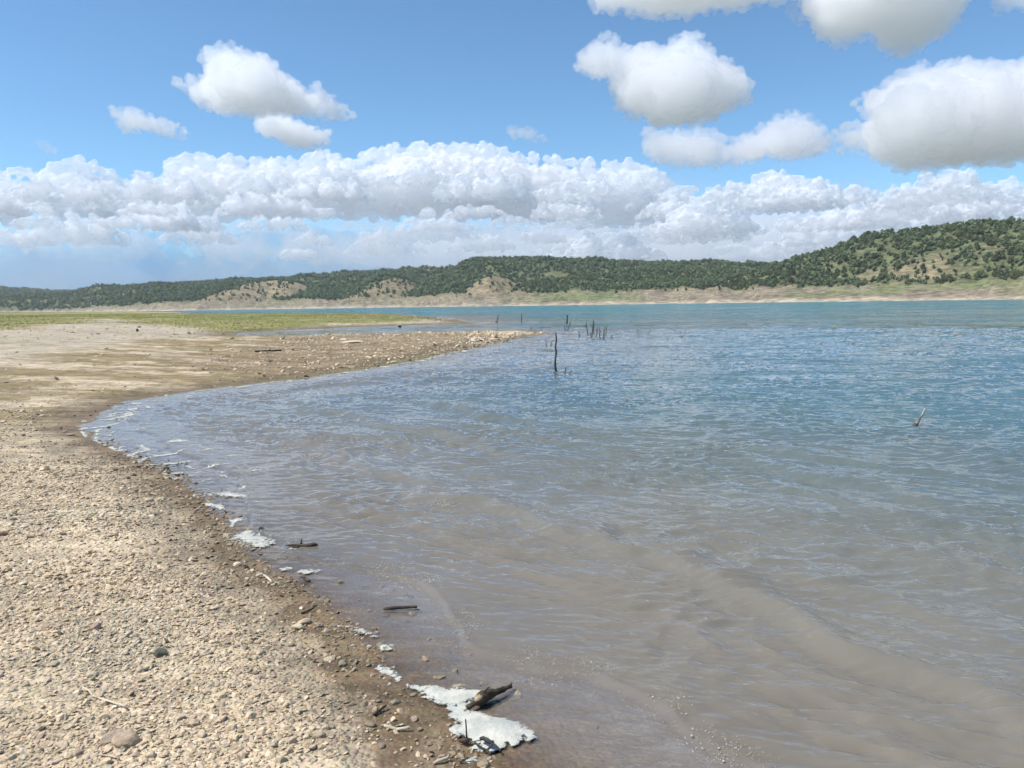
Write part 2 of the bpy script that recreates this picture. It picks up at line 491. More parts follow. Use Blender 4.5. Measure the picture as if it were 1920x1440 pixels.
def land_colour(x, y, z, d, bare, isfar, fd):
    n1 = fbm(x * 0.35, y * 1.1, 4, 71); n2 = fbm(x * 3.1, y * 3.1, 3, 75); n3 = fbm(x * 0.05, y * 0.17, 4, 79)
    r = np.hypot(x, y)

    def C(*c): return np.array(c)
    f0 = isfar.astype(float)
    col = np.ones(x.shape + (3,)) * C(0.58, 0.465, 0.315)

    def mixin(m, c):
        nonlocal col
        col = col * (1 - m[..., None]) + np.array(c) * m[..., None]
    mixin(np.clip(0.5 + n2 * 0.6, 0, 1) * 0.4, (0.48, 0.375, 0.245))
    # olive damp flats between 12 and 45 m, with paler streaks
    st = fbm(x * 0.22, y * 0.9, 4, 83) + 0.45 * fbm(x * 1.4, y * 4, 3, 84)
    olive = sstep(10, 15, r) * sstep(-0.45, 0.1, st + 0.35 * sstep(2.5, 0.5, d))
    mixin(olive * 0.80, (0.225, 0.165, 0.062))
    mixin(sstep(10, 15, r) * sstep(0.2, 0.7, fbm(x * .3, y * 1.9, 4, 72)) * 0.45, (0.42, 0.33, 0.215))
    gs = sdf(GRAVELSPIT, x, y)
    mixin(sstep(-0.6, 0.8, gs + n1) * 0.7, (0.25, 0.18, 0.105))
    ss = sdf(SANDS, x, y) + 1.5 * n3
    mixin(sstep(-1.0, 1.5, ss), (0.50, 0.415, 0.30))
    mixin(sstep(-1.0, 1.5, ss) * sstep(-10, -22, x) * sstep(-.2, .5, n3 + n1 * .5) * 0.5, (0.33, 0.30, 0.21))
    gg = sdf(GRASS, x, y) + 3.0 * n3
    gm = sstep(-1.5, 2.5, gg)
    mixin(gm, (0.27, 0.255, 0.08))
    mixin(gm * sstep(-0.1, 0.7, fbm(x * .08, y * .3, 3, 87)) * 0.8, (0.32, 0.27, 0.12))
    mixin(gm * sstep(0.1, 0.6, -n3) * 0.7, (0.13, 0.18, 0.045))
    mixin(gm * sstep(0.55, 0.8, n1) * 0.6, (0.42, 0.38, 0.25))
    mixin(sstep(260, 420, r) * (1 - f0) * np.maximum(sstep(-150, -300, x), sstep(50, -150, y)), (0.10, 0.115, 0.065))
    # wet margin
    wetw = np.interp(r, [0, 3, 6, 12, 25, 60], [0.26, 0.30, 0.30, 0.40, 0.8, 1.5])
    wet = sstep(1.15, 0.55, d / wetw + 0.55 * n2 + 0.25 * n1)
    damp = sstep(2.2, 1.0, d / wetw + 0.5 * n2 + .4 * n1)
    col *= (1 - 0.42 * damp * (1 - wet))[..., None]
    mixin(wet, (0.185, 0.128, 0.070))
    mixin(wet * sstep(14, 22, r) * (1 - sstep(20, 30, gs * 0 + r) * 0.3), (0.185, 0.145, 0.058))
    under = sstep(0.0, -0.4, d)
    mixin(under, (0.215, 0.175, 0.135))
    # far hills
    f = isfar
    bc = np.ones(x.shape + (3,)) * C(0.29, 0.235, 0.16)
    band = 0.5 + 0.5 * np.sin(z * 4.2 + 2.2 * pn(x * .012, y * .012, 91))
    n5 = fbm(x * 0.03, y * 0.03, 4, 93)
    low = sstep(2.6, 0.8, z + 1.2 * n5)
    bc = bc * (1 - 0.30 * band * (1 - low))[..., None]
    greenish = sstep(-0.1, 0.5, fbm(x * .012, y * .012, 3, 97) + 0.25) * sstep(1.5, 5, z) * sstep(16, 10, z)
    az = np.arctan2(x, y)
    greenish = greenish * (0.30 + 0.70 * sstep(azim(960), azim(1050), az))
    bc = bc * (1 - greenish[..., None] * .8) + C(0.150, 0.180, 0.065) * greenish[..., None] * .8
    bc = bc * (1 - low[..., None] * .8) + C(0.46, 0.38, 0.27) * low[..., None] * .8
    dark = sstep(0.25, 0.6, n5 * 0.6 + band * .5 - .25) * sstep(azim(1150), azim(1000), az) * sstep(1.5, 3, z) * sstep(14, 10, z)
    bc = bc * (1 - 0.45 * dark)[..., None]
    lowl = np.interp(az, [azim(60), azim(360)], [0.30, 1.0])
    hill = sstep(8.5, 11.5, z / lowl + n5)
    soil = C(0.285, 0.228, 0.135) * (0.85 + 0.25 * n5)[..., None]
    scrub = C(0.125, 0.135, 0.062) * np.ones(x.shape + (3,))
    b2 = sstep(0.15, 0.7, bare + 0.25 * fbm(x * .06, y * .06, 3, 99))[..., None]
    hc = scrub * (1 - b2) + soil * b2
    fc = bc * (1 - hill[..., None]) + hc * hill[..., None]
    col = np.where(f[..., None], fc, col)
    col = np.where((r > 4350)[..., None], C(0.17, 0.175, 0.17), col)
    return np.clip(col, 0.01, 0.8), np.where(f, 0, np.maximum(wet, under))


gcol, gwet = land_colour(gx, gy, gz, gd, gbare, gisfar, gfd)

m_land, k = new_mat("shore_ground")
geo = k.n('ShaderNodeNewGeometry').outputs['Position']
ca = k.n('ShaderNodeAttribute', {'attribute_name': 'Col'}); wa = k.n('ShaderNodeAttribute', {'attribute_name': 'wet'})
f1 = k.noise(geo, 38.0, 5, 0.65); f2 = k.noise(geo, 7.0, 4, 0.6); f3 = k.noise(k.scaled(geo, (0.35, 1.1, 1)), 1.6, 5, 0.62)
v = k.math('ADD', k.math('MULTIPLY', f1, 0.55), k.math('ADD', k.math('MULTIPLY', f2, 0.55), k.math('MULTIPLY', f3, 0.45)))
v = k.ramp(v, 0.45, 1.15, 0.62, 1.38)
fl = k.ramp(k.n('ShaderNodeVectorMath', {'operation': 'LENGTH'}, i0=geo).outputs['Value'], 150.0, 380.0)
f4 = k.noise(k.scaled(geo, (1, 1, 5.0)), 0.16, 8, 0.72)
f5 = k.noise(k.scaled(geo, (0.55, 1.6, 1)), 2.4, 9, 0.78)
v = k.math('MULTIPLY', v, k.ramp(f5, 0.38, 0.64, 0.70, 1.28))
v4 = k.ramp(f4, 0.36, 0.66, 0.50, 1.40)
v = k.n('ShaderNodeMix', {'data_type': 'FLOAT'}, i0=fl, i2=v, i3=v4).outputs[0]
c = k.mix(1.0, ca.outputs[0], k.n('ShaderNodeCombineColor', Red=v, Green=v, Blue=v).outputs[0], 'MULTIPLY')
vor = k.n('ShaderNodeTexVoronoi', Vector=geo, Scale=42.0, Randomness=1.0)
pc = k.ramp(vor.outputs['Distance'], 0.15, 0.75)
gritc = k.mix(k.math('MULTIPLY', k.math('SUBTRACT', 1.0, pc), 0.35), c, k.mix(0.5, c, vor.outputs['Color'], 'SOFT_LIGHT'))
rough = k.n('ShaderNodeMapRange', Value=wa.outputs['Fac'], To_Min=0.95, To_Max=0.62).outputs[0]
hgt = k.math('ADD', k.math('MULTIPLY', k.math('SUBTRACT', 1.0, pc), 0.010), k.math('MULTIPLY', f2, 0.03))
hgt = k.math('ADD', hgt, k.math('MULTIPLY', f1, 0.006))
dry = k.n('ShaderNodeMapRange', Value=wa.outputs['Fac'], To_Min=0.9, To_Max=0.35).outputs[0]
bump = k.n('ShaderNodeBump', Strength=dry, Distance=1.0, Height=hgt)
bs = k.n('ShaderNodeBsdfPrincipled', Base_Color=gritc, Roughness=rough, Normal=bump.outputs[0])
bs.inputs['Specular IOR Level'].default_value = 0.3
k.n('ShaderNodeOutputMaterial', Surface=bs.outputs[0])

V = np.stack([gx.ravel(), gy.ravel(), gz.ravel()], 1)
ground = mesh_obj("ground", V, grid_faces(nr, na), m_land, attrs={'Col': gcol.reshape(-1, 3), 'wet': gwet.ravel()})
tag(ground, "tan gravel beach, green flats and far hills around the lake", kind="structure")
# ------------------------------------------------------------------ water
rad_w = np.concatenate([[0.8, 1.0, 1.2], np.geomspace(1.4, 45, 980), np.geomspace(45, 4200, 200)[1:]])
wx, wy, wnr, wna = polar(0, 900, 60, rad_w, 38)
wr = np.hypot(wx, wy)
wd = sdf(SH, wx, wy)
s = -wd
s_n = s + 0.22 * pn(wx * .9, wy * .9, 101) + 0.10 * pn(wx * 2.3, wy * 2.3, 102) + 0.35 * pn(wx * .3, wy * .3, 103)


def bore(t, w, back):
    """a low wavelet: steep on the shore side, long on the lake side"""
    return np.where(t < 0, np.exp(-(t / w) ** 2), np.exp(-(t / back) ** 2))


def waves(x, y, s, sn, r):
    off = sstep(0.0, 0.5, sn - 0.46)                        # outside the thin wash film
    z = 0.027 * sstep(-0.02, 0.035, sn - 0.50) * np.exp(-np.clip(sn - 0.50, 0, 9) * 1.4) * (0.75 + .5 * pn(x * 1.6, y * 1.6, 104))
    m1 = np.clip(0.62 + 0.9 * pn(x * .3 + 5.3, y * .3, 105) + .12 * pn(x * 1.9, y * 1.9, 108), 0.05, 1.15)
    m2 = np.clip(0.60 + 0.9 * pn(x * .35, y * .35, 106) + .12 * pn(x * 1.7, y * 1.7, 109), 0.0, 1.15)
    m3 = np.clip(0.55 + 1.0 * pn(x * .35, y * .35, 107), 0.0, 1.2)
    z = z + 0.028 * m2 * bore(sn - 2.45, 0.08, 0.18) + 0.030 * m1 * bore(sn - 3.9, .08, .3) + 0.034 * m2 * bore(sn - 5.6, .1, .4) + 0.056 * m1 * bore(sn - 1.85, 0.10, 0.22) + 0.068 * m2 * bore(sn - 3.1, 0.12, 0.34) + 0.085 * m3 * bore(sn - 4.6, 0.15, 0.6) + 0.04 * m3 * bore(sn - 6.6, 0.3, 0.8)
    z = z + 0.010 * m2 * bore(sn - 1.2, .06, .2)
    wx_ = x + 0.5 * pn(x * .7, y * .7, 110); wy_ = y + 0.35 * pn(x * .6, y * .9, 111) + 0.28 * x
    rip = 1 - np.abs(pn(wx_ * 2.3, wy_ * 5.2, 112)) * 2
    rip2 = pn(wx_ * 4.6, wy_ * 12.0, 113)
    rip3 = pn(x * 9.5, (y + .3 * x) * 27.0, 114)
    env = 0.5 + 0.7 * np.clip(0.5 + pn(x * .45, y * .7, 115), 0, 1)
    calm = (0.42 + 0.58 * sstep(0.6, 1.5, sn)) * sstep(-0.1, 0.25, sn)
    z = z + calm * env * (0.0180 * rip * sstep(.5, 1.2, sn) + 0.0125 * rip2 * sstep(.0, .6, sn) + 0.0075 * rip3)
    chop = sstep(4, 16, s)
    y2 = y + 0.2 * x
    big = fbm(x * .55 + .3 * pn(x * .3, y * .3, 7), y2 * 1.35, 3, 116)
    z = z + chop * 0.034 * big * np.clip(70 / (r + 1), 0, 1)
    mid = 1 - np.abs(fbm(x * 1.3, y2 * 2.9, 2, 119))
    z = z + sstep(2.5, 9, s) * 0.027 * mid * np.clip(45 / (r + 1), 0, 1)
    return z


inlet = (wy > 40) & (wy < 60) & (wx < 1.5)
wz = waves(wx, wy, s, s_n, wr)
wz = wz * np.where(s < 0.5, np.clip(s / 0.5, 0, 1) * .5 + .5, 1)
wz = np.where(inlet, wz * 0.15, wz)
wz = np.where(wr > 45, wz * np.clip((70 - wr) / 25, 0, 1), wz)
bed = land(wx, wy)
depth = np.maximum(wz - bed, 0)
farshore = np.interp(np.arctan2(wx, wy), *SHORE)
# suspended silt: thick by the shore, clearing to teal further out
u = s + 1.3 * fbm(wx * .12, wy * .2, 3, 121) * np.clip(s / 6, 0, 1)
silt = np.interp(u, [0, 3, 9, 22, 50, 110, 400], [1.0, 0.85, 0.50, 0.26, 0.10, 0.02, 0.0])
silt = np.where((wy > 100) & (wx < -10), silt * .3, silt)
cs = np.array([(0.022, 0.165, 0.20), (0.035, 0.16, 0.19), (0.085, 0.128, 0.128), (0.212, 0.176, 0.134)])
wc = np.stack([np.interp(silt, [0, 0.3, 0.65, 1.0], cs[:, i]) for i in range(3)], -1)
midf = (sstep(170, 40, wr) * sstep(3, 14, s))[..., None]
wc = wc * (1 - .6 * midf) + np.array([0.092, 0.140, 0.158]) * .6 * midf
film = sstep(0.55, 0.45, s_n)[..., None]
wc = wc * (1 - film) + np.array([0.33, 0.30, 0.275]) * film  # pale sky reflection of the wash film painted into its colour
opac = 1 - np.exp(-np.maximum(depth, 0) * np.interp(s_n, [0.48, 0.60], [30, 50]))
opac = np.clip(opac + 0.0, 0, 1)

m_w, k = new_mat("lake_water")
geo = k.n('ShaderNodeNewGeometry').outputs['Position']
wcol = k.n('ShaderNodeAttribute', {'attribute_name': 'Col'}).outputs[0]
op = k.n('ShaderNodeAttribute', {'attribute_name': 'opac'}).outputs['Fac']
rp = k.n('ShaderNodeAttribute', {'attribute_name': 'ripple'}).outputs['Fac']
b1 = k.noise(k.scaled(geo, (1.0, 2.4, 1.0), (0, 0, R(11))), 1.7, 5, 0.6, 0.4, out=1)
b2 = k.noise(k.scaled(geo, (1.0, 2.3, 1.0), (0, 0, R(-14))), 0.55, 4, 0.55, 0.3, out=1)
b3 = k.noise(k.scaled(geo, (0.5, 1.4, 1.0)), 0.06, 4, 0.65, 0.3)
VM = lambda op, a, b: k.n('ShaderNodeVectorMath', {'operation': op}, i0=a, i1=b).outputs[0]
amp = k.math('MULTIPLY', rp, k.ramp(b3, 0.35, 0.65, 0.5, 1.45))
b0 = k.noise(k.scaled(geo, (1.0, 2.5, 1.0), (0, 0, R(16))), 11.0, 4, 0.6, 0.5, out=1)
b4 = k.noise(k.scaled(geo, (1.0, 2.6, 1.0), (0, 0, R(6))), 0.20, 3, 0.55, 0.4, out=1)
tl = VM('SUBTRACT', VM('ADD', VM('ADD', b1, b2), b4), (1.5, 1.5, 1.5))
sc = k.n('ShaderNodeCombineXYZ', X=k.math('MULTIPLY', amp, 0.55), Y=amp, Z=0.0).outputs[0]
nrm = VM('ADD', VM('ADD', VM('MULTIPLY', tl, sc), VM('MULTIPLY', VM('SUBTRACT', b0, (0.5, 0.5, 0.5)), (0.22, 0.42, 0.0))), k.n('ShaderNodeNewGeometry').outputs['Normal'])
bump = k.n('ShaderNodeVectorMath', {'operation': 'NORMALIZE'}, i0=nrm).outputs[0]
gl = k.n('ShaderNodeBsdfGlossy', Color=(1, 1, 1, 1), Roughness=0.07, Normal=bump)
df = k.n('ShaderNodeBsdfDiffuse', Color=wcol, Normal=bump)
tr = k.n('ShaderNodeBsdfTransparent', Color=(0.93, 0.92, 0.88, 1))
under = k.n('ShaderNodeMixShader', i0=op, i1=tr.outputs[0], i2=df.outputs[0])
fr = k.n('ShaderNodeFresnel', IOR=1.42, Normal=bump)
k.n('ShaderNodeOutputMaterial', Surface=k.n('ShaderNodeMixShader', i0=fr.outputs[0], i1=under.outputs[0], i2=gl.outputs[0]).outputs[0])

ripple = np.interp(wr, [2, 12, 30, 60, 400, 1000], [0.0, 0.2, 0.7, 1.7, 2.3, 2.6]) * np.clip(s / 2.0, 0.03, 1)
ripple = np.where(inlet, 0.8, ripple)
V = np.stack([wx.ravel(), wy.ravel(), wz.ravel()], 1)
WF = grid_faces(wnr, wna)
keepf = ((wz - bed).ravel()[WF] > -0.25).any(1)
water = mesh_obj("water", V, WF[keepf], m_w, attrs={'Col': wc.reshape(-1, 3), 'opac': opac.ravel(), 'ripple': ripple.ravel()})
tag(water, "lake water, brown and rippled by the shore, teal further out", kind="structure")

# ------------------------------------------------------------------ foam
m_foam, k = new_mat("foam")
geo = k.n('ShaderNodeNewGeometry').outputs['Position']
n1 = k.noise(geo, 260.0, 3, 0.6); n2 = k.noise(geo, 18.0, 4, 0.6)
n3 = k.noise(geo, 7.0, 5, 0.7)
c = k.mix(k.ramp(k.math('ADD', n2, k.math('SUBTRACT', n3, 0.5)), 0.35, 0.7), (0.44, 0.44, 0.39), (0.60, 0.58, 0.49))
vo = k.n('ShaderNodeTexVoronoi', Vector=geo, Scale=160.0)
bump = k.n('ShaderNodeBump', Strength=0.5, Distance=0.004, Height=k.math('ADD', n1, k.math('MULTIPLY', vo.outputs['Distance'], 0.8)))
bs = k.n('ShaderNodeBsdfPrincipled', Base_Color=c, Roughness=0.6, Normal=bump.outputs[0])
fe = k.n('ShaderNodeAttribute', {'attribute_name': 'edge'}).outputs['Fac']
lace = k.math('ADD', k.noise(geo, 34.0, 6, 0.7), k.math('MULTIPLY', k.noise(geo, 130.0, 3, 0.6), 0.35))
al = k.ramp(k.math('SUBTRACT', k.math('ADD', lace, fe), 0.68), -0.04, 0.10)
tr = k.n('ShaderNodeBsdfTransparent')
k.n('ShaderNodeOutputMaterial', Surface=k.n('ShaderNodeMixShader', i0=al, i1=tr.outputs[0], i2=bs.outputs[0]).outputs[0])


def foam_patch(px_poly, label, hgt=0.012, mound=None, group="foam patches along the wash"):
    P = np.array([tuple(hit(x, y, 0.012)[:2]) for x, y in px_poly]); big = len(px_poly) > 15
    lo, hi = P.min(0) - 0.02, P.max(0) + 0.02
    res = 0.004 * max(1, np.linalg.norm(P.mean(0)) / 4)
    nx, ny = (np.ceil((hi - lo) / res)).astype(int)
    X, Y = np.meshgrid(lo[0] + np.arange(nx) * res, lo[1] + np.arange(ny) * res)
    e = sdf(P, X, Y) + 0.012 * fbm(X * 16, Y * 16, 5, 131, .62) + 0.014
    hole = sstep(0.55, 0.75, fbm(X * 9, Y * 9, 3, 135) - e * 2)
    Z = np.maximum(land(X, Y), 0.003) + 0.003 + 0.55 * hgt * np.sqrt(np.clip(e, 0, 0.06) / 0.06) + 0.0010 * fbm(X * 60, Y * 60, 2, 137)
    if mound:
        q = hit(*mound, 0.02); Z = Z + 0.022 * np.exp(-(((X - q[0]) / .10) ** 2 + ((Y - q[1]) / .06) ** 2))
    Z = np.where(e < res * 1.2, Z - 0.004, Z)
    idx = np.arange(nx * ny).reshape(ny, nx)
    Fq = np.stack([idx[:-1, :-1], idx[:-1, 1:], idx[1:, 1:], idx[1:, :-1]], -1).reshape(-1, 4)
    ok = (e.ravel()[Fq] > 0).all(1)
    Fq = Fq[ok]; used = np.unique(Fq); mp = np.zeros(nx * ny, int); mp[used] = np.arange(len(used))
    c = np.array([*P.mean(0), 0])
    o = mesh_obj("foam_patch", np.stack([X.ravel(), Y.ravel(), Z.ravel()], 1)[used] - c, mp[Fq], m_foam, attrs={'edge': np.interp(e.ravel()[used], [0, 0.012, 0.03, 0.08], [-0.30, -0.06, 0.10 if big else 0.04, 0.34 if big else 0.14])})
    o.location = c
    return tag(o, label, "foam", group)


foam_patch([(764, 1281), (800, 1284), (850, 1287), (905, 1291), (900, 1302), (880, 1316), (884, 1328), (912, 1337), (940, 1343), (965, 1352), (985, 1362), (1008, 1379), (985, 1389), (952, 1397), (940, 1404), (925, 1413),
            (905, 1408), (870, 1402), (893, 1394), (876, 1386), (845, 1375), (843, 1365), (858, 1355), (832, 1345), (838, 1328), (842, 1322), (815, 1316), (790, 1304)],
           "large creamy foam patch beside the thick driftwood branch", 0.010, (945, 1365), None)
foam_patch([(438, 1000), (470, 992), (490, 1002), (515, 1010), (522, 1016), (495, 1026), (462, 1024), (450, 1014), (430, 1010)], "flat white foam patch just below a small dark rock in the shallows", 0.005, None)
foam_patch([(556, 1069), (578, 1062), (600, 1067), (590, 1074), (565, 1075)], "small oval foam patch floating between the dark twigs and the bank", 0.004)
foam_patch([(655, 1172), (685, 1176), (712, 1190), (700, 1194), (672, 1186)], "thin tapering foam patch on the wet bank below the dark straight stick", 0.004)
foam_patch([(702, 1208), (715, 1199), (735, 1204), (743, 1216), (722, 1219), (705, 1215)], "small rounded foam patch on the mud nearest above the big patch", 0.005)
foam_patch([(395, 922), (430, 921), (470, 927), (460, 932), (415, 931)], "narrow white foam patch in the shallows beyond the small dark rock", 0.004)
foam_patch([(520, 1063), (545, 1061), (552, 1066), (528, 1068)], "tiny foam patch left of the small oval one", 0.004)

# scum and foam flecks all along the edge: one thing nobody could count
fm = fbm(wx * 3.0 + 1.2 * pn(wx * 2, wy * 2, 145), wy * 6.5 / np.clip(wr / 9, 1, 3) + 1.2 * pn(wx * 2.2, wy * 2.2, 146), 5, 141, .6)
lim = np.interp(wr, [3, 6, 9, 12, 20, 60], [0.30, 0.50, 0.80, 0.8, 0.35, 0.5])
thr = np.interp(wr, [3, 6, 9, 12, 20, 45], [0.95, 0.62, 0.34, 0.30, 0.1, 0.0])
mask = (s > -0.06) & (s < lim + .15 * fm) & (fm + 0.35 * fbm(wx * 26, wy * 40, 3, 143) + 0.35 * (1 - s / lim) > thr) & (wr < 42) & ~inlet & (wy > 1)
ff = mask.ravel()[WF].all(1)
used = np.unique(WF[ff]); mp = np.zeros(len(V), int); mp[used] = np.arange(len(used))
Vf = V[used].copy(); Vf[:, 2] = np.maximum(Vf[:, 2], bed.ravel()[used]) + 0.003
tag(mesh_obj("foam", Vf, mp[WF[ff]], m_foam, attrs={'edge': (np.clip((fm + 0.35 * (1 - s / lim) - thr) * 0.45, 0, .32) - 0.10).ravel()[used]}), "white foam flecks along the water's edge", kind="stuff")

# bubbles on the front of the wash
m_bub, k = new_mat("bubbles")
bs = k.n('ShaderNodeBsdfPrincipled', Base_Color=(0.55, 0.50, 0.38, 1), Roughness=0.08)
k.n('ShaderNodeOutputMaterial', Surface=bs.outputs[0])
v0, f0 = ICO1
sel = np.where((np.abs(s_n - 0.53).ravel() < 0.08) & (wr.ravel() > 2) & (wr.ravel() < 13) & (wy.ravel() > 0))[0]
cl = np.clip(pn(V[sel, 0] * 3.5, V[sel, 1] * 3.5, 151) + .35, 0, 1) ** 1.5 * np.clip(wr.ravel()[sel] / 4, .5, 2) ** 1.5
sel = rng.choice(sel, 2600, replace=False, p=cl / cl.sum())
VV = []; FF = []
for i, j in enumerate(sel):
    rr = rng.uniform(0.0007, 0.0019) * (1 + wr.ravel()[j] / 9) * (2.0 if rng.random() < 0.06 else 1)
    VV.append(v0 * rr * np.array([1, 1, .8]) + V[j] + np.array([rng.normal() * .02, rng.normal() * .02, 0.001])); FF.append(f0 + 42 * i)
for (bx_, by_, wd_) in ((588, 850, .16), (834, 940, .16)):
    p0 = hit(bx_, by_, 0.05); dist_ = np.hypot(p0[0], p0[1])
    for q in range(150):
        o3 = rng.normal(size=3) * np.array([wd_ * .40, .05, .006]); j_ = len(VV)
        VV.append(v0 * rng.uniform(.001, .0045) * dist_ / 6 + p0 + (0, 0, -.02) + o3 + (0, -.3 * o3[0], 0)); FF.append(f0 + 42 * j_)
tag(mesh_obj("bubbles", np.concatenate(VV), np.concatenate(FF), m_bub), "glinting bubbles along the front of the wash", kind="stuff")
# ------------------------------------------------------------------ stones
def stone_mat(name, src):
    m, k = new_mat(name)
    geo = k.n('ShaderNodeNewGeometry').outputs['Position']
    if src == 'object': base = k.n('ShaderNodeObjectInfo').outputs['Color']
    else: base = k.n('ShaderNodeAttribute', {'attribute_name': 'Col'}).outputs[0]
    n1 = k.noise(geo, 90.0, 5, 0.65); n2 = k.noise(geo, 24.0, 3, 0.6)
    v = k.ramp(k.math('ADD', n1, n2), 0.7, 1.3, 0.72, 1.25)
    c = k.mix(1.0, base, k.n('ShaderNodeCombineColor', Red=v, Green=v, Blue=v).outputs[0], 'MULTIPLY')
    bump = k.n('ShaderNodeBump', Strength=0.7, Distance=0.004, Height=n1)
    bs = k.n('ShaderNodeBsdfPrincipled', Base_Color=c, Roughness=0.85, Normal=bump.outputs[0])
    bs.inputs['Specular IOR Level'].default_value = 0.25
    k.n('ShaderNodeOutputMaterial', Surface=bs.outputs[0])
    return m


m_stone = stone_mat("stone", 'attr'); m_rock = stone_mat("rock", 'object')
ICO0 = ico(0)


def stone_shape(sub, seed, flat=0.40, ang=0.22):
    v, f = (ICO0, ICO1, ICO2, ico(3))[sub]
    g = np.random.default_rng(seed)
    v = v.copy()
    for _ in range((2, 7, 12, 5)[sub]):            # knapped faces
        nrm = g.normal(size=3); nrm /= np.linalg.norm(nrm); h = g.uniform(0.42, 0.80)
        dd = v @ nrm - h
        v = v - np.clip(dd, 0, None)[:, None] * nrm * 0.9
    v = v * (1 + ang * g.normal(size=(len(v), 1)) * (0.5 if sub else 0.8) / (1 + sub))
    v = v * np.array([1.0, g.uniform(0.6, 0.95), flat * g.uniform(0.7, 1.3)])
    return v.astype(np.float32), f


SHP = {0: [stone_shape(0, 100 + i) for i in range(10)], 1: [stone_shape(1, 200 + i) for i in range(12)]}
TINTS = np.array([(0.50, 0.385, 0.25), (0.54, 0.425, 0.285), (0.45, 0.345, 0.22), (0.58, 0.475, 0.335), (0.33, 0.31, 0.23), (0.37, 0.285, 0.215), (0.46, 0.34, 0.26), (0.29, 0.235, 0.17), (0.60, 0.54, 0.43)])
TW = np.array([.24, .2, .17, .1, .09, .08, .05, .045, .025])


def in_frame(x, y, z, pad=60):
    q = np.stack([x, y, z], -1) - EYE
    w_ = q @ FW
    px = 960 + F * (q @ CR) / w_; py = 720 - F * (q @ CU) / w_
    return (w_ > 0.1) & (px > -pad) & (px < 1920 + pad) & (py < 1440 + pad)


def scatter(r0, r1, dens, med, sig, dlo, dhi, a0=-42, a1=42, cover=None):
    A = R(a1 - a0) / 2 * (r1 * r1 - r0 * r0)
    n = int(A * dens)
    r = np.sqrt(rng.uniform(r0 * r0, r1 * r1, n)); a = R(a0) + rng.random(n) * R(a1 - a0)
    x = r * np.sin(a); y = r * np.cos(a)
    d = sdf(SH, x, y)
    ok = (d > dlo) & (d < dhi)
    ok &= rng.random(n) < np.clip(0.72 + 0.75 * fbm(x * 1.1, y * 1.5, 3, 161), 0.10, 1)
    if cover is not None: ok &= rng.random(n) < cover(x, y, d)
    x, y, d = x[ok], y[ok], d[ok]
    size = med * np.exp(rng.normal(size=len(x)) * sig)
    return np.stack([x, y, d, size], 1)


wetcover = lambda x, y, d: np.clip(sstep(-0.1, 0.9, d), 0.38, 1)
bands = [scatter(1.4, 5.0, 7500, 0.0062, 0.50, -0.05, 9, -42, 15, wetcover),
         scatter(1.4, 5.0, 300, 0.0150, 0.30, -0.1, 9, -42, 15, wetcover),
         scatter(5.0, 9.5, 2100, 0.0105, 0.42, -0.1, 14, -42, 5, wetcover),
         scatter(5.0, 9.5, 130, 0.020, 0.28, -0.3, 14, -42, 5, wetcover),
         scatter(9.5, 18, 420, 0.0125, 0.45, 0.0, 20, -42, 5, lambda x, y, d: np.clip(sstep(.1, 1.2, d), .2, 1) * (1 - .85 * sstep(10, 13.5, y))),
         scatter(14, 46, 85, 0.026, 0.50, -0.25, 14, -25, 5, lambda x, y, d: sstep(-.6, .8, sdf(GRAVELSPIT, x, y)) * np.clip(.30 + .7 * sstep(-6, 1.5, x - 0.0 * y) , 0, 1)),
         scatter(26, 46, 70, 0.045, 0.45, -0.35, 3.5, -14, 5, lambda x, y, d: sstep(-2.6, 0.4, x)),
         scatter(14, 60, 3.0, 0.022, 0.5, 0.3, 30, -42, 0),
         scatter(45, 130, 0.8, 0.06, 0.4, 0.2, 14, -30, 0)]
ST = np.concatenate(bands)
# a few in the shallows
sh = scatter(2.6, 11, 26, 0.020, 0.35, -0.55, 0.0, -42, 12)
ST = np.concatenate([ST, sh])
sx, sy, sdd, ss_ = ST.T
sz = land(sx, sy)
vis = in_frame(sx, sy, sz)
sx, sy, sdd, ss_, sz = (q[vis] for q in (sx, sy, sdd, ss_, sz))
ss_ = np.minimum(ss_, np.maximum(0.027, 0.0042 * np.hypot(sx, sy)))
rr = np.sqrt(sx ** 2 + sy ** 2 + 2.4)
tint = TINTS[rng.choice(len(TINTS), len(sx), p=TW / TW.sum())] * rng.uniform(0.82, 1.18, (len(sx), 1))
greeny = sstep(0.2, 0.7, pn(sx * .8, sy * .8, 171))[:, None] * 0.22
tint = 0.55 * tint + 0.45 * np.array([0.50, 0.395, 0.27])
tint = tint * 1.16
tint = tint * (1 - greeny) + tint.mean(1, keepdims=True) * np.array([0.93, 1.0, 0.78]) * greeny
wets = sstep(0.75, 0.1, sdd / np.interp(rr, [3, 12, 40], [.7, 1.1, 0.6]) + .3 * rng.normal(size=len(sx)))[:, None]
tint = tint * (1 - 0.50 * wets)
onspit = sstep(-1, 1, sdf(GRAVELSPIT, sx, sy))[:, None]
tint = np.clip(tint * (1 + 0.12 * onspit), 0, .75)
score = ss_ / rr
order = np.argsort(-score)
N_IND = 285
ind, rest = order[:N_IND], order[N_IND:]


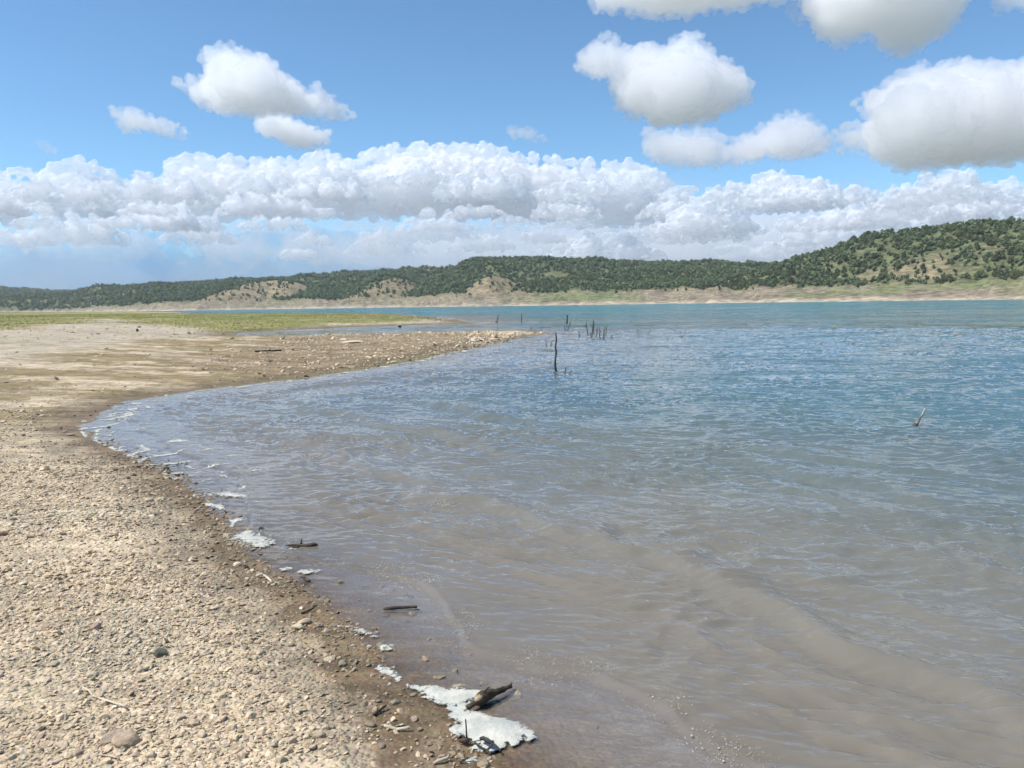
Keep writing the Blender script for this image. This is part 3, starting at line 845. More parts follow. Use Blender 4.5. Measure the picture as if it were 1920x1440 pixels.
def bake(sel, subs):
    VV, FF, CC = [], [], []; off = 0
    groups = {}
    which = rng.integers(0, 10, len(sel))
    for sub in (0, 1):
        for w_ in range(10):
            m = (which == w_) & (subs == sub)
            q = sel[m]
            if not len(q): continue
            v, f = SHP[sub][w_]
            n = len(q)
            yaw = rng.uniform(0, 2 * math.pi, n); tx = rng.normal(size=n) * .28; ty = rng.normal(size=n) * .28
            cy_, sy_ = np.cos(yaw), np.sin(yaw)
            P = v[None] * ss_[q][:, None, None]
            x = P[..., 0] * cy_[:, None] - P[..., 1] * sy_[:, None]; y = P[..., 0] * sy_[:, None] + P[..., 1] * cy_[:, None]
            z = P[..., 2] + x * np.tan(tx)[:, None] + y * np.tan(ty)[:, None]
            P = np.stack([x + sx[q][:, None], y + sy[q][:, None], z + (sz[q] + ss_[q] * 0.22)[:, None]], -1)
            VV.append(P.reshape(-1, 3)); FF.append((f[None] + (np.arange(n) * len(v))[:, None, None]).reshape(-1, 3) + off)
            CC.append(np.repeat(tint[q], len(v), 0)); off += n * len(v)
    return np.concatenate(VV), np.concatenate(FF), np.concatenate(CC)


Vp, Fp, Cp = bake(rest, (score[rest] > 0.0042).astype(int))
tag(mesh_obj("pebbles", Vp, Fp, m_stone, smooth=False, attrs={'Col': Cp}), "small angular pebbles and gravel covering the beach", kind="stuff")

protos = []
for i in range(9):
    v, f = stone_shape(2, 300 + i, 0.52, 0.10)
    me = mesh_obj("stone", v, f, m_rock, smooth=False, link=False).data
    protos.append(me)


def rock(name, me, loc, size, yaw, col, label, cat="stone", group=None, tilt=(0, 0)):
    o = bpy.data.objects.new(name, me); COL.objects.link(o)
    o.location = loc; o.scale = size if hasattr(size, '__len__') else (size,) * 3
    o.rotation_euler = (tilt[0], tilt[1], yaw); o.color = (*col, 1)
    return tag(o, label, cat, group)


def zone(x, y, d):
    r = math.hypot(x, y)
    if d < 0: return "dark wet stone lying in the shallow wash at the water's edge", "stones in the shallow wash"
    if r > 11: return "pale stone on the rocky gravel spit reaching into the lake", "stones on the gravel spit"
    if d < 0.55: return "damp brown stone on the dark wet strip beside the water", "stones on the wet strip"
    if r > 4.6: return "tan angular stone on the dry gravel beach beyond the near foreground", "stones on the middle beach"
    return "tan angular stone on the dry gravel of the near foreground", "stones in the near foreground"


for n_, i in enumerate(ind):
    lab, grp = zone(sx[i], sy[i], sdd[i])
    rock("stone", protos[n_ % 9], (sx[i], sy[i], sz[i] + ss_[i] * .2), float(ss_[i]), rng.uniform(0, 6.28), tint[i], lab, "stone", grp, (rng.normal() * .15, rng.normal() * .15))


def big_rock(px, py, w_px, hgt, col, label, seed, flat=0.6, smooth=True, yaw=None, dz=0.0, cat="rock"):
    p = groundpt(px, py)
    dist = np.linalg.norm(p - EYE)
    a = w_px * dist / F / 2
    v, f = stone_shape(3, seed, 1.0, 0.05)
    v = v / np.abs(v).max(0)
    v = v * (1 + 0.06 * pn(v[:, 0] * 3 + seed, v[:, 1] * 3 + v[:, 2] * 2, seed))[:, None]
    me = mesh_obj("rock", v, f, m_rock, smooth=smooth, link=False).data
    z = float(land(np.array([p[0]]), np.array([p[1]]))[0])
    return rock("rock", me, (p[0], p[1], max(z, -0.02) + hgt * a * .35 + dz), (a, a * flat, a * hgt), rng.uniform(0, .5) if yaw is None else yaw, col, label, cat)


big_rock(238, 1394, 44, 0.62, (0.40, 0.30, 0.21), "big rounded brown rock at the bottom left of the beach", 1, .8)
big_rock(215, 1388, 40, 0.5, (0.42, 0.33, 0.24), "paler flat rock leaning on the big rounded brown rock", 2, .7)
big_rock(302, 1229, 22, 0.8, (0.13, 0.135, 0.095), "dark green grey rock with a bumpy top on the pale gravel", 3, .8)
big_rock(177, 1180, 20, 0.8, (0.33, 0.23, 0.18), "small pinkish brown rounded rock alone on the pale gravel", 4, .8)
big_rock(558, 1180, 24, 0.6, (0.56, 0.46, 0.31), "pale cream rock on the mud strip, nearest above the foreground foam", 5, .7)
big_rock(570, 1168, 26, 0.5, (0.45, 0.35, 0.235), "tan rock touching the pale cream rock on the mud strip", 6, .7)
big_rock(445, 1060, 15, 0.6, (0.58, 0.49, 0.35), "small cream rock on the green brown margin of the beach", 7, .7)
big_rock(279, 939, 15, 0.55, (0.55, 0.44, 0.31), "rounded cream rock on the wet brown strip halfway up the beach", 8, .8)
big_rock(303, 937, 16, 0.45, (0.50, 0.40, 0.28), "flat tan rock just right of the rounded cream one", 9, .7)
big_rock(4, 1004, 16, 0.7, (0.31, 0.215, 0.15), "brown rock cut by the left edge of the picture", 10, .8)
big_rock(620, 1236, 24, 0.5, (0.50, 0.40, 0.28), "tan rock on the mud left of the creamy foam", 11, .7)
big_rock(825, 1272, 24, 0.35, (0.27, 0.225, 0.14), "flat olive slab in the shallows just above the creamy foam", 12, .6, False)
big_rock(863, 1287, 28, 0.3, (0.40, 0.33, 0.22), "low knobbly rock along the upper rim of the creamy foam", 13, .5, False)
big_rock(491, 997, 13, 0.9, (0.045, 0.045, 0.042), "small black rock in the shallows beside the flat white foam", 14, .8, False)
big_rock(770, 1121, 12, 0.8, (0.10, 0.09, 0.055), "small dark wet rock just above the straight dark stick", 15, .8, False)
big_rock(723, 1156, 16, 0.4, (0.20, 0.14, 0.11), "reddish stone under water below the straight dark stick", 16, .7)
big_rock(220, 789, 7, 0.9, (0.06, 0.055, 0.05), "dark lump of debris at the far curve of the wash", 17, .8, False)
big_rock(205, 803, 7, 0.9, (0.06, 0.055, 0.05), "dark lump of debris just left of the other at the far curve", 18, .8, False)
big_rock(312, 880, 10, 0.7, (0.05, 0.048, 0.045), "dark lump of debris in the white foamy shallows", 19, .8, False)
big_rock(334, 893, 9, 0.7, (0.05, 0.048, 0.045), "dark round lump right of the debris in the foamy shallows", 20, .8, False)
big_rock(663, 643, 44, 0.16, (0.58, 0.47, 0.33), "long pale flat slab on top of the rocky spit", 21, .45, False, 0.1)
big_rock(645, 638, 16, 0.4, (0.60, 0.50, 0.36), "pale block at the left end of the long flat slab", 22, .7, False)
big_rock(786, 639, 9, 0.6, (0.66, 0.60, 0.48), "whitish rock right of the long flat slab", 23, .7)
big_rock(888, 640, 9, 0.6, (0.70, 0.64, 0.52), "white rock near the lake end of the spit", 24, .7)
big_rock(903, 640, 8, 0.6, (0.06, 0.05, 0.04), "dark rock beside the white rock near the lake end of the spit", 25, .7)
big_rock(838, 641, 10, 0.5, (0.60, 0.50, 0.37), "pale tan rock left of the white rock on the spit", 26, .7)
big_rock(750, 617, 7, 0.9, (0.02, 0.02, 0.02), "small black and white rock at the edge of the narrow inlet", 27, .7, False)
big_rock(749, 615.4, 7, 0.28, (0.80, 0.80, 0.78), "white cap resting on the small black rock by the inlet", 28, .7, False, dz=.14)
big_rock(433, 656, 9, 0.5, (0.62, 0.52, 0.36), "pale rock on the flats left of the gravel spit", 29, .7)
big_rock(428, 651, 6, 0.5, (0.62, 0.54, 0.40), "small white rock behind the pale one on the flats", 30, .7)
# ------------------------------------------------------------------ juniper and pinyon trees
def leaf_mat(name, src):
    m, k = new_mat(name)
    a = k.n('ShaderNodeAttribute', {'attribute_name': 'Col'}).outputs[0]
    if src == 'object':
        a = k.mix(1.0, a, k.n('ShaderNodeObjectInfo').outputs['Color'], 'MULTIPLY')
    df = k.n('ShaderNodeBsdfDiffuse', Color=a); tl = k.n('ShaderNodeBsdfTranslucent', Color=a)
    k.n('ShaderNodeOutputMaterial', Surface=k.n('ShaderNodeMixShader', i0=0.2, i1=df.outputs[0], i2=tl.outputs[0]).outputs[0])
    return m


m_leaf = leaf_mat("juniper_foliage", 'object'); m_leaf2 = leaf_mat("forest_foliage", 'attr')
m_bark, k = new_mat("bark")
geo = k.n('ShaderNodeNewGeometry').outputs['Position']
c = k.mix(k.noise(geo, 6.0, 4), (0.10, 0.075, 0.055), (0.20, 0.16, 0.125))
k.n('ShaderNodeOutputMaterial', Surface=k.n('ShaderNodeBsdfPrincipled', Base_Color=c, Roughness=0.9).outputs[0])


def tube(path, radii, seg=8, wob=0.0, seed=0, knots=0.0):
    """a closed tapering limb along a path"""
    P = np.array(path, float); rad = np.array(radii, float)
    g = np.random.default_rng(seed)
    T = np.gradient(P, axis=0); T /= np.linalg.norm(T, axis=1, keepdims=True) + 1e-9
    ref = np.array([0, 0, 1.0]) if abs(T[0][2]) < 0.8 else np.array([1.0, 0, 0])
    V = []
    for i in range(len(P)):
        a = np.cross(T[i], ref); a /= np.linalg.norm(a); b = np.cross(T[i], a)
        an = np.arange(seg) / seg * 2 * math.pi
        rr = rad[i] * (1 + wob * g.normal(size=seg)) * (1 + knots * max(0, g.normal()))
        V.append(P[i] + rr[:, None] * (np.cos(an)[:, None] * a + np.sin(an)[:, None] * b))
    V.append(P[:1]); V.append(P[-1:])
    V = np.concatenate(V); n = len(P)
    Fc = []
    for i in range(n - 1):
        for j in range(seg):
            q = (i * seg + j, i * seg + (j + 1) % seg, (i + 1) * seg + (j + 1) % seg, (i + 1) * seg + j)
            Fc += [(q[0], q[1], q[2]), (q[0], q[2], q[3])]
    for j in range(seg):
        Fc += [(n * seg, (j + 1) % seg, j), (n * seg + 1, (n - 1) * seg + j, (n - 1) * seg + (j + 1) % seg)]
    return V, np.array(Fc)


def bend(a, b, n=8, wob=0.05, seed=0):
    g = np.random.default_rng(seed)
    a, b = np.array(a, float), np.array(b, float); L = np.linalg.norm(b - a)
    t = np.linspace(0, 1, n)[:, None]
    j = np.cumsum(g.normal(size=(n, 3)), 0); j -= t * j[-1]; j[0] = 0
    return a + (b - a) * t + j * wob * L / math.sqrt(n)


def join(parts):
    V, Fc, o = [], [], 0
    for v, f in parts:
        V.append(v); Fc.append(f + o); o += len(v)
    return np.concatenate(V), np.concatenate(Fc)


def crown(seed, h, w, nclump, nleaf, leaf, narrow=0.0):
    g = np.random.default_rng(seed)
    VV, FF, CC = [], [], []; o = 0
    for i in range(nclump):
        t = (i + g.random()) / nclump
        zc = h * (0.20 + 0.68 * t)
        rad = w / 2 * (1 - narrow * t) * math.sqrt(max(0.08, 1 - (2 * t - 0.85) ** 2 * 0.8))
        an = i * 2.4 + g.random(); q = rad * g.uniform(0.35, 0.85)
        c = np.array([q * math.cos(an), q * math.sin(an), zc])
        cr = g.uniform(0.22, 0.36) * w * (1 - 0.35 * t)
        shade = g.uniform(0.75, 1.3)
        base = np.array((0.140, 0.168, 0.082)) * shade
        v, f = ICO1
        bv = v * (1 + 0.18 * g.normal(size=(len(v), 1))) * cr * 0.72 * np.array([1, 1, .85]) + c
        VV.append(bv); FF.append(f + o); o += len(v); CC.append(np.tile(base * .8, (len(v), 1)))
        d = g.normal(size=(nleaf, 3)); d /= np.linalg.norm(d, axis=1, keepdims=True)
        p = c + d * cr * g.uniform(0.65, 1.08, (nleaf, 1)) * np.array([1, 1, .85])
        a = g.normal(size=(nleaf, 3)); a /= np.linalg.norm(a, axis=1, keepdims=True)
        b = np.cross(a, d); b /= np.linalg.norm(b, axis=1, keepdims=True) + 1e-6
        L = leaf * g.uniform(0.6, 1.4, (nleaf, 1))
        tri = np.stack([p - b * L * .5, p + b * L * .5, p + (d + a * .5) * L], 1).reshape(-1, 3)
        VV.append(tri); FF.append(np.arange(nleaf * 3).reshape(-1, 3) + o); o += nleaf * 3
        CC.append(np.repeat(base * g.uniform(0.75, 1.35, (nleaf, 1)), 3, 0))
    return np.concatenate(VV), np.concatenate(FF), np.concatenate(CC)


tree_protos = []
for i in range(6):
    h = 1.0; w_ = (0.95, 0.8, 1.1, 0.7, 0.9, 1.0)[i]
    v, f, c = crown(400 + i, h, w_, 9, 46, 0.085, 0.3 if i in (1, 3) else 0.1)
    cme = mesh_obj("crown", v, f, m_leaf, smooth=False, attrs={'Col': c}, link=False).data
    limbs = [tube(bend((0, 0, -0.06), (0.03 * (i - 2), 0.02, 0.55), 6, 0.08, i), np.linspace(0.045, 0.015, 6), 7)]
    for q in range(4):
        an = q * 1.6 + i
        limbs.append(tube(bend((0, 0, 0.12 + .08 * q), (0.28 * math.cos(an) * w_, 0.28 * math.sin(an) * w_, 0.35 + .1 * q), 5, 0.1, i * 5 + q), np.linspace(0.02, 0.006, 5), 5))
    v, f = join(limbs)
    tme = mesh_obj("trunk", v, f, m_bark, link=False).data
    tree_protos.append((cme, tme))

# candidate spots over all the wooded slopes
spots = []
for (r0, r1, a0, a1, dens) in ((380, 720, azim(1180), azim(2350), 1 / 9.5), (560, 1120, azim(560), azim(1640), 1 / 17.0), (840, 1180, azim(250), azim(900), 1 / 20.0), (1180, 1750, azim(-350), azim(1060), 1 / 30.0), (2000, 2950, azim(-420), azim(340), 1 / 90.0)):
    n = int((r1 * r1 - r0 * r0) / 2 * (a1 - a0) * dens)
    r = np.sqrt(rng.uniform(r0 * r0, r1 * r1, n)); a = rng.uniform(a0, a1, n)
    spots.append(np.stack([r * np.sin(a), r * np.cos(a)], 1))
spots = np.concatenate(spots)
tx, ty = spots.T
tz, _, tb, _, tfar = land(tx, ty, True)
tr_ = np.hypot(tx, ty)
vb = np.clip(tb + 0.22 * fbm(tx * .05, ty * .05, 3, 99), 0, 1)
ok = tfar & (tz > 8.5 * np.interp(np.arctan2(tx, ty), [azim(60), azim(360)], [0.30, 1.0])) & (rng.random(len(tx)) < np.clip(1.0 - 0.98 * vb ** 0.8, 0.13, 1) * np.where(tr_ < 720, .95, 1)) & (tz / np.interp(np.arctan2(tx, ty), [azim(60), azim(360)], [0.30, 1.0]) > 9.0 + 1.2 * rng.normal(size=len(tx)) + 2.0 * pn(tx * .02, ty * .02, 181) + np.where(tr_ > 800, 2, 0))
# keep what the shore side can see: drop trees behind each crest
ok &= ~((tr_ > 1080) & (tr_ < 1150) & (np.arctan2(tx, ty) > azim(900)))
tx, ty, tz, tr_, vb = (q[ok] for q in (tx, ty, tz, tr_, vb))
th = np.clip(rng.normal(4.3, 1.2, len(tx)), 2.2, 6.6) * np.where(tr_ < 720, .68, .85) * (1 - .2 * vb) * np.where(tr_ > 1100, 1.25, 1) * np.where(tr_ > 1900, 1.7, 1)
print("trees", len(tx))


# hidden from the shore? march a ray to the top of each tree
def seen(x, y, z, h, steps=26):
    top = z + h * 0.7
    vis = np.ones(len(x), bool)
    for t in np.linspace(0.45, 0.985, steps):
        vis &= land(x * t, y * t) < EYE[2] + (top - EYE[2]) * t + 0.5
    return vis


inpic = in_frame(tx, ty, tz, 20)
see = seen(tx, ty, tz, th)
keep = see | (rng.random(len(tx)) < 0.0)
tx, ty, tz, tr_, vb, th, inpic = (q[keep] for q in (tx, ty, tz, tr_, vb, th, inpic))
score_t = np.where(inpic, th / tr_, 0)
o_ = np.argsort(-score_t)
ti, tf = o_[:290], o_[290:]
print("trees seen", len(tx))


def tree_zone(i):
    z, r = tz[i], tr_[i]
    a = math.atan2(tx[i], ty[i])
    side = "far right" if a > azim(1720) else "left flank" if a < azim(1500) else "middle"
    lvl = "at the foot" if z < 16 else "on the lower slope" if z < 28 else "on the upper slope" if z < 44 else "near the top"
    return ("dark green bushy juniper %s of the right hill, %s part" % (lvl, side), "junipers %s of the right hill, %s part" % (lvl, side))


for n_, i in enumerate(ti):
    lab, grp = tree_zone(i)
    root = bpy.data.objects.new("juniper_tree", None); COL.objects.link(root)
    root.location = (tx[i], ty[i], tz[i] - 0.15); root.rotation_euler = (0, 0, rng.uniform(0, 6.28))
    sc_ = float(th[i]); wv = rng.uniform(0.85, 1.2)
    root.scale = (sc_ * wv, sc_ * wv, sc_)
    tag(root, lab, "tree", grp)
    cme, tme = tree_protos[n_ % 6]
    g_ = rng.uniform(0.7, 1.35); yel = rng.uniform(0.95, 1.25)
    for nm, me in (("crown", cme), ("trunk", tme)):
        ch = bpy.data.objects.new(nm, me); COL.objects.link(ch); ch.parent = root
        ch.color = (g_ * yel, g_, g_ * .95, 1)

lod = []
for i in range(6):
    g = np.random.default_rng(500 + i); VV, FF, CC = [], [], []; o = 0
    for q in range(4):
        v, f = ICO0
        an = q * 1.57 + g.random()
        c = np.array([0.2 * math.cos(an), 0.2 * math.sin(an), 0.3 + 0.14 * q]); cr = g.uniform(0.24, 0.36) * (1 - .07 * q)
        b = v * (1 + .25 * g.normal(size=(12, 1))) * cr + c
        VV.append(b); FF.append(f + o); o += 12
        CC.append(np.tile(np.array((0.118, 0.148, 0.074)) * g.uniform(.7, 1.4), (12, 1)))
    for q in range(14):
        d = g.normal(size=3); d /= np.linalg.norm(d); c = np.array([0, 0, .5]) + d * np.array([.42, .42, .42])
        e = g.normal(size=(3, 3)) * 0.10
        VV.append(c + e); FF.append(np.array([[o, o + 1, o + 2]])); o += 3
        CC.append(np.tile(np.array((0.136, 0.166, 0.082)) * g.uniform(.7, 1.4), (3, 1)))
    lod.append((np.concatenate(VV), np.concatenate(FF), np.concatenate(CC)))
VV, FF, CC = [], [], []; off = 0
wh = rng.integers(0, 6, len(tf))
for w_ in range(6):
    q = tf[wh == w_]; v, f, c = lod[w_]; n = len(q)
    yaw = rng.uniform(0, 6.28, n); s_ = th[q]; sw = s_ * rng.uniform(.8, 1.15, n)
    cy_, sy_ = np.cos(yaw)[:, None], np.sin(yaw)[:, None]
    x = (v[None, :, 0] * cy_ - v[None, :, 1] * sy_) * sw[:, None]; y = (v[None, :, 0] * sy_ + v[None, :, 1] * cy_) * sw[:, None]
    z = v[None, :, 2] * s_[:, None] - .1
    VV.append(np.stack([x + tx[q][:, None], y + ty[q][:, None], z + tz[q][:, None]], -1).reshape(-1, 3))
    FF.append((f[None] + (np.arange(n) * len(v))[:, None, None]).reshape(-1, 3) + off); off += n * len(v)
    CC.append((c[None] * (rng.uniform(.6, 1.45, (n, 1, 1)) * np.array([1.0, 1, 1]))).reshape(-1, 3))
tag(mesh_obj("forest", np.concatenate(VV), np.concatenate(FF), m_leaf2, smooth=False, attrs={'Col': np.concatenate(CC)}), "dark juniper and pinyon woods on the hills across the lake", kind="stuff")

# scattered low shrubs and boulders in the drawdown zone of the right shore
# ------------------------------------------------------------------ grass on the green flats
n = 60000
r = np.exp(rng.uniform(math.log(32), math.log(190), n)); a = rng.uniform(R(-37), R(2), n)
x = r * np.sin(a); y = r * np.cos(a)
gg = sdf(GRASS, x, y) + 3.0 * fbm(x * .05, y * .17, 4, 79)
ok = (rng.random(n) < sstep(-2.5, 2.0, gg) * np.clip(.6 + fbm(x * .3, y * .9, 3, 191), .05, 1)) & (sdf(SH, x, y) > 0.8)
x, y, r = x[ok], y[ok], r[ok]; z = land(x, y); n = len(x)
hh = rng.uniform(0.02, 0.06, n) * np.interp(r, [30, 150], [1, 1.6])
VV = []; CC = []
for q in range(3):
    an = rng.uniform(0, 6.28, n); ca_, sa_ = np.cos(an) * hh * .5, np.sin(an) * hh * .5
    lean = rng.normal(size=(n, 2)) * hh[:, None] * .5
    tri = np.stack([np.stack([x - ca_, y - sa_, z - .01], 1), np.stack([x + ca_, y + sa_, z - .01], 1), np.stack([x + lean[:, 0], y + lean[:, 1], z + hh], 1)], 1)
    VV.append(tri.reshape(-1, 3)); CC.append(np.repeat(np.array((0.25, 0.245, 0.075)) * rng.uniform(.6, 1.4, (n, 1)), 3, 0))
VV = np.concatenate(VV)
tag(mesh_obj("grass", VV, np.arange(len(VV)).reshape(-1, 3), m_leaf2, smooth=False, attrs={'Col': np.concatenate(CC)}), "short yellow green grass on the flats", kind="stuff")
# ------------------------------------------------------------------ driftwood, twigs, drowned branches
def wood_mat(name, a, b, rough=0.7, sc=60.0):
    m, k = new_mat(name)
    geo = k.n('ShaderNodeTexCoord').outputs['Object']
    n1 = k.noise(geo, sc, 5, 0.65); n2 = k.noise(geo, sc * .2, 3, 0.6)
    c = k.mix(k.ramp(k.math('ADD', k.math('MULTIPLY', n1, .5), k.math('MULTIPLY', n2, .5)), 0.38, 0.62), a, b)
    bump = k.n('ShaderNodeBump', Strength=0.8, Distance=0.003, Height=n1)
    bs = k.n('ShaderNodeBsdfPrincipled', Base_Color=c, Roughness=rough, Normal=bump.outputs[0])
    bs.inputs['Specular IOR Level'].default_value = 0.2
    k.n('ShaderNodeOutputMaterial', Surface=bs.outputs[0])
    return m


w_dark = wood_mat("wet_dark_wood", (0.035, 0.024, 0.018), (0.10, 0.075, 0.055), 0.45)
w_bark = wood_mat("driftwood_bark", (0.035, 0.024, 0.016), (0.11, 0.078, 0.048), 0.8, 40)
w_tan = wood_mat("bare_heartwood", (0.30, 0.21, 0.11), (0.50, 0.39, 0.24), 0.6, 50)
w_pale = wood_mat("bleached_wood", (0.42, 0.34, 0.24), (0.66, 0.57, 0.44), 0.7, 50)
w_snag = wood_mat("drowned_wood", (0.035, 0.033, 0.030), (0.11, 0.10, 0.09), 0.6, 9)


def place(name, parts, mat, label, cat, group=None, origin=None, smooth=True):
    v, f = join(parts)
    c = np.array(origin if origin is not None else v.mean(0)); c[2] = v[:, 2].min()
    o = mesh_obj(name, v - c, f, mat, smooth=smooth); o.location = c
    if origin is None: o.location.z = max(float(land(c[:1], c[1:2])[0]), 0.002) + 0.003
    return tag(o, label, cat, group), c


def G(px, py, z=None):
    p = hit(px, py, 0.01 if z is None else z)
    return p


def at_h(base, px, py):
    """point above/around 'base' in the upright plane facing the shore that shows at the pixel"""
    d = ray(px, py); t = (base[1] - EYE[1]) / d[1]
    return EYE + d * t


# the thick branch across the foam
a = G(876, 1325, .022); b = G(896, 1312, .035); c_ = G(925, 1297, .034); d_ = G(958, 1284, .026)
o, c0 = place("driftwood_branch", [tube(np.concatenate([bend(a + (0, 0, .0), b, 4, .04, 1)[:-1], bend(b, c_, 6, .05, 2)[:-1], bend(c_, d_, 8, .05, 3)]), np.interp(np.arange(16), [0, 2, 3.5, 6, 9, 12, 15], [.008, .010, .024, .023, .012, .009, .008]), 12, .10, 4, .18),
                                   tube(bend(b + (0.0, .01, .015), b + (.045, .035, .04), 4, .1, 7), [.006, .005, .004, .003], 6), tube(bend(d_, d_ + (.004, .012, .010), 4, .1, 8), [.007, .005, .004, .002], 6)],
              w_bark, "thick dark driftwood branch lying across the creamy foam", "driftwood")
up = np.array([-.006, -.007, .012])
v, f = tube(bend(b + up + (-.004, -.006, .000), c_ * .55 + b * .45 + up * .9, 6, .02, 9), [.006, .014, .016, .015, .011, .004], 8)
mesh_obj("bare_wood", v - c0, f, w_tan, parent=o)

place("stick", [tube(bend(G(719, 1142, .012), G(782, 1138, .016), 9, .02, 11), [.007, .008, .009, .009, .009, .008, .008, .008, .006], 8, .1, 3, .1)], w_dark, "straight dark stick floating in the shallow wash", "stick")
t0, t1 = G(536, 1026), G(596, 1025)
place("twig_clump", [tube(bend(t0, t1, 9, .05, 13), [.005, .006, .007, .009, .01, .012, .014, .012, .006], 7, .2, 3, .3), tube(bend((t0 + t1) / 2, (t0 + t1) / 2 + (.0, 0, .045), 4, .1, 14), [.008, .007, .005, .003], 6),
                     tube(bend(t0 + (.05, -.03, 0), t1 + (-.12, -.03, 0), 6, .08, 15), np.full(6, .005), 6)], w_dark, "ragged clump of black twigs floating above the small oval foam", "twigs")
place("stick", [tube(bend(G(720, 1357, .03), G(745, 1364, .026), 5, .02, 16), [.005, .006, .006, .006, .006], 8), tube(bend(G(743, 1364, .026), G(769, 1360, .03), 5, .02, 17), [.006, .006, .006, .006, .005], 8)],
      w_pale, "short bleached white stick on the mud left of the foam", "stick")
place("stick", [tube(bend(G(813, 1423, .03), G(843, 1410, .04), 7, .06, 18), [.004, .005, .006, .006, .005, .005, .004], 7), tube(bend(G(835, 1416, .03), G(842, 1405, .05), 4, .06, 19), [.004, .003, .003, .002], 6)],
      w_pale, "tan bent stick with a fork near the bottom of the picture", "stick")
q = G(875, 1383, .03); q2 = at_h(q, 873, 1349)
place("twig", [tube(bend(q, q2, 7, .03, 20), [.004, .0035, .003, .003, .003, .0025, .003], 6), tube(bend(q + (-.03, 0, -.01), q + (.012, 0, -.005), 6, .08, 21), [.004, .009, .012, .012, .009, .003], 7, .2)],
      w_dark, "thin grey twig standing upright in the foam", "twig")
e0, e1, e2, e3, e4 = G(890, 1385, .04), G(913, 1400, .035), G(920, 1410, .02), G(925, 1386, .05), G(938, 1402, .03)
place("forked_twig", [tube(bend(e0, e1, 5, .03, 22), np.full(5, .0035), 6), tube(bend(e1, e2, 5, .03, 23), [.005, .005, .005, .004, .003], 6), tube(bend(e1, e3, 5, .03, 24), np.full(5, .0045), 6), tube(bend(e3, e4, 7, .08, 25), np.full(7, .004), 6), tube(bend(e3, G(900, 1378, .045), 6, .08, 26), [.006, .009, .010, .009, .007, .004], 7, .25)],
      w_snag, "grey forked twig poking out of the lower edge of the foam", "twig")
place("stick", [tube(bend(G(155, 1290, .05), G(175, 1306, .05), 5, .05, 27), np.linspace(.003, .0035, 5), 6), tube(bend(G(175, 1306, .05), G(236, 1326, .055), 8, .02, 28), np.linspace(.0035, .0045, 8), 6)], w_pale, "long thin pale stick lying on the near gravel", "stick")
place("straw", [tube(bend(G(0, 1317, .05), G(60, 1314, .05), 6, .02, 29), np.full(6, .0018), 5)], w_pale, "dry straw on the gravel at the left edge", "straw")
place("straw", [tube(bend(G(105, 1316, .05), G(172, 1313, .05), 6, .02, 30), np.full(6, .0020), 5)], w_pale, "dry straw just left of the long thin pale stick", "straw")
place("straw", [tube(bend(G(170, 1415, .05), G(225, 1424, .055), 6, .02, 31), np.full(6, .0024), 5)], w_pale, "dry straw below the big rounded brown rock", "straw")
place("stick", [tube(bend(G(565, 1147, .02), G(590, 1137, .03), 6, .05, 32), np.linspace(.006, .004, 6), 6)], w_dark, "short dark stick on the wet mud above the pale cream rock", "stick")
place("stick", [tube(bend(G(481, 1076, .03), G(494, 1072, .04), 4, .05, 33), np.full(4, .009), 7), tube(bend(G(494, 1074, .04), G(510, 1088, .03), 5, .04, 34), np.full(5, .007), 7)], w_pale, "pinkish bent bone-like stick on the mud near the small cream rock", "stick")
place("twig", [tube(bend(G(563, 1083, .015), G(582, 1090, .01), 5, .06, 35), [.003, .006, .009, .009, .005], 7, .2)], w_dark, "small black twig under the small oval foam", "twig")
place("stick", [tube(bend(G(700, 1330, .04), G(724, 1313, .045), 6, .04, 36), np.linspace(.007, .004, 6), 6)], w_dark, "dark stick stub on the gravel above the bleached white stick", "stick")
place("stick", [tube(bend(groundpt(478, 660) + (0, 0, .02), groundpt(528, 658) + (0, 0, .02), 7, .02, 37), np.full(7, .028), 6)], w_dark, "long dark pole lying across the rocky flats", "stick")
place("stick", [tube(bend(G(862, 1425, .02), G(878, 1416, .03), 5, .04, 38), np.linspace(.004, .003, 5), 6)], w_dark, "small brown twig at the bottom beside the tan bent stick", "twig")
place("stump", [tube(bend(groundpt(258, 622), groundpt(258, 622) + (0, -.02, .17), 4, .1, 39), [.08, .07, .06, .04], 8, .25)], w_snag, "small dark stump alone on the grey sand flat", "stump")


def snag(label, stems, name="drowned_branch", group=None, mat=None, cat="branch"):
    """stems: list of pixel paths rising from the water with a base and tip radius in pixels"""
    bx, by = stems[0][0][0]
    base = hit(bx, by, 0.0)
    parts = []
    sc_ = base[1] / F
    for i, (path, r0, r1) in enumerate(stems):
        b0 = hit(path[0][0], path[0][1], 0.0)
        P = [b0 + (0, 0, -.25)] + [at_h(b0, *p) for p in path]
        Q = []
        for j in range(len(P) - 1): Q.append(bend(P[j], P[j + 1], 5, .05, int(bx) + i * 7 + j)[:-1])
        Q.append(P[-1:]); Q = np.concatenate(Q)
        parts.append(tube(Q, np.linspace(r0, r1, len(Q)) * sc_ * .85, 7, .12, int(bx) + i, .12))
    o, _ = place(name, parts, mat or w_snag, label, cat, group, origin=base)
    return o


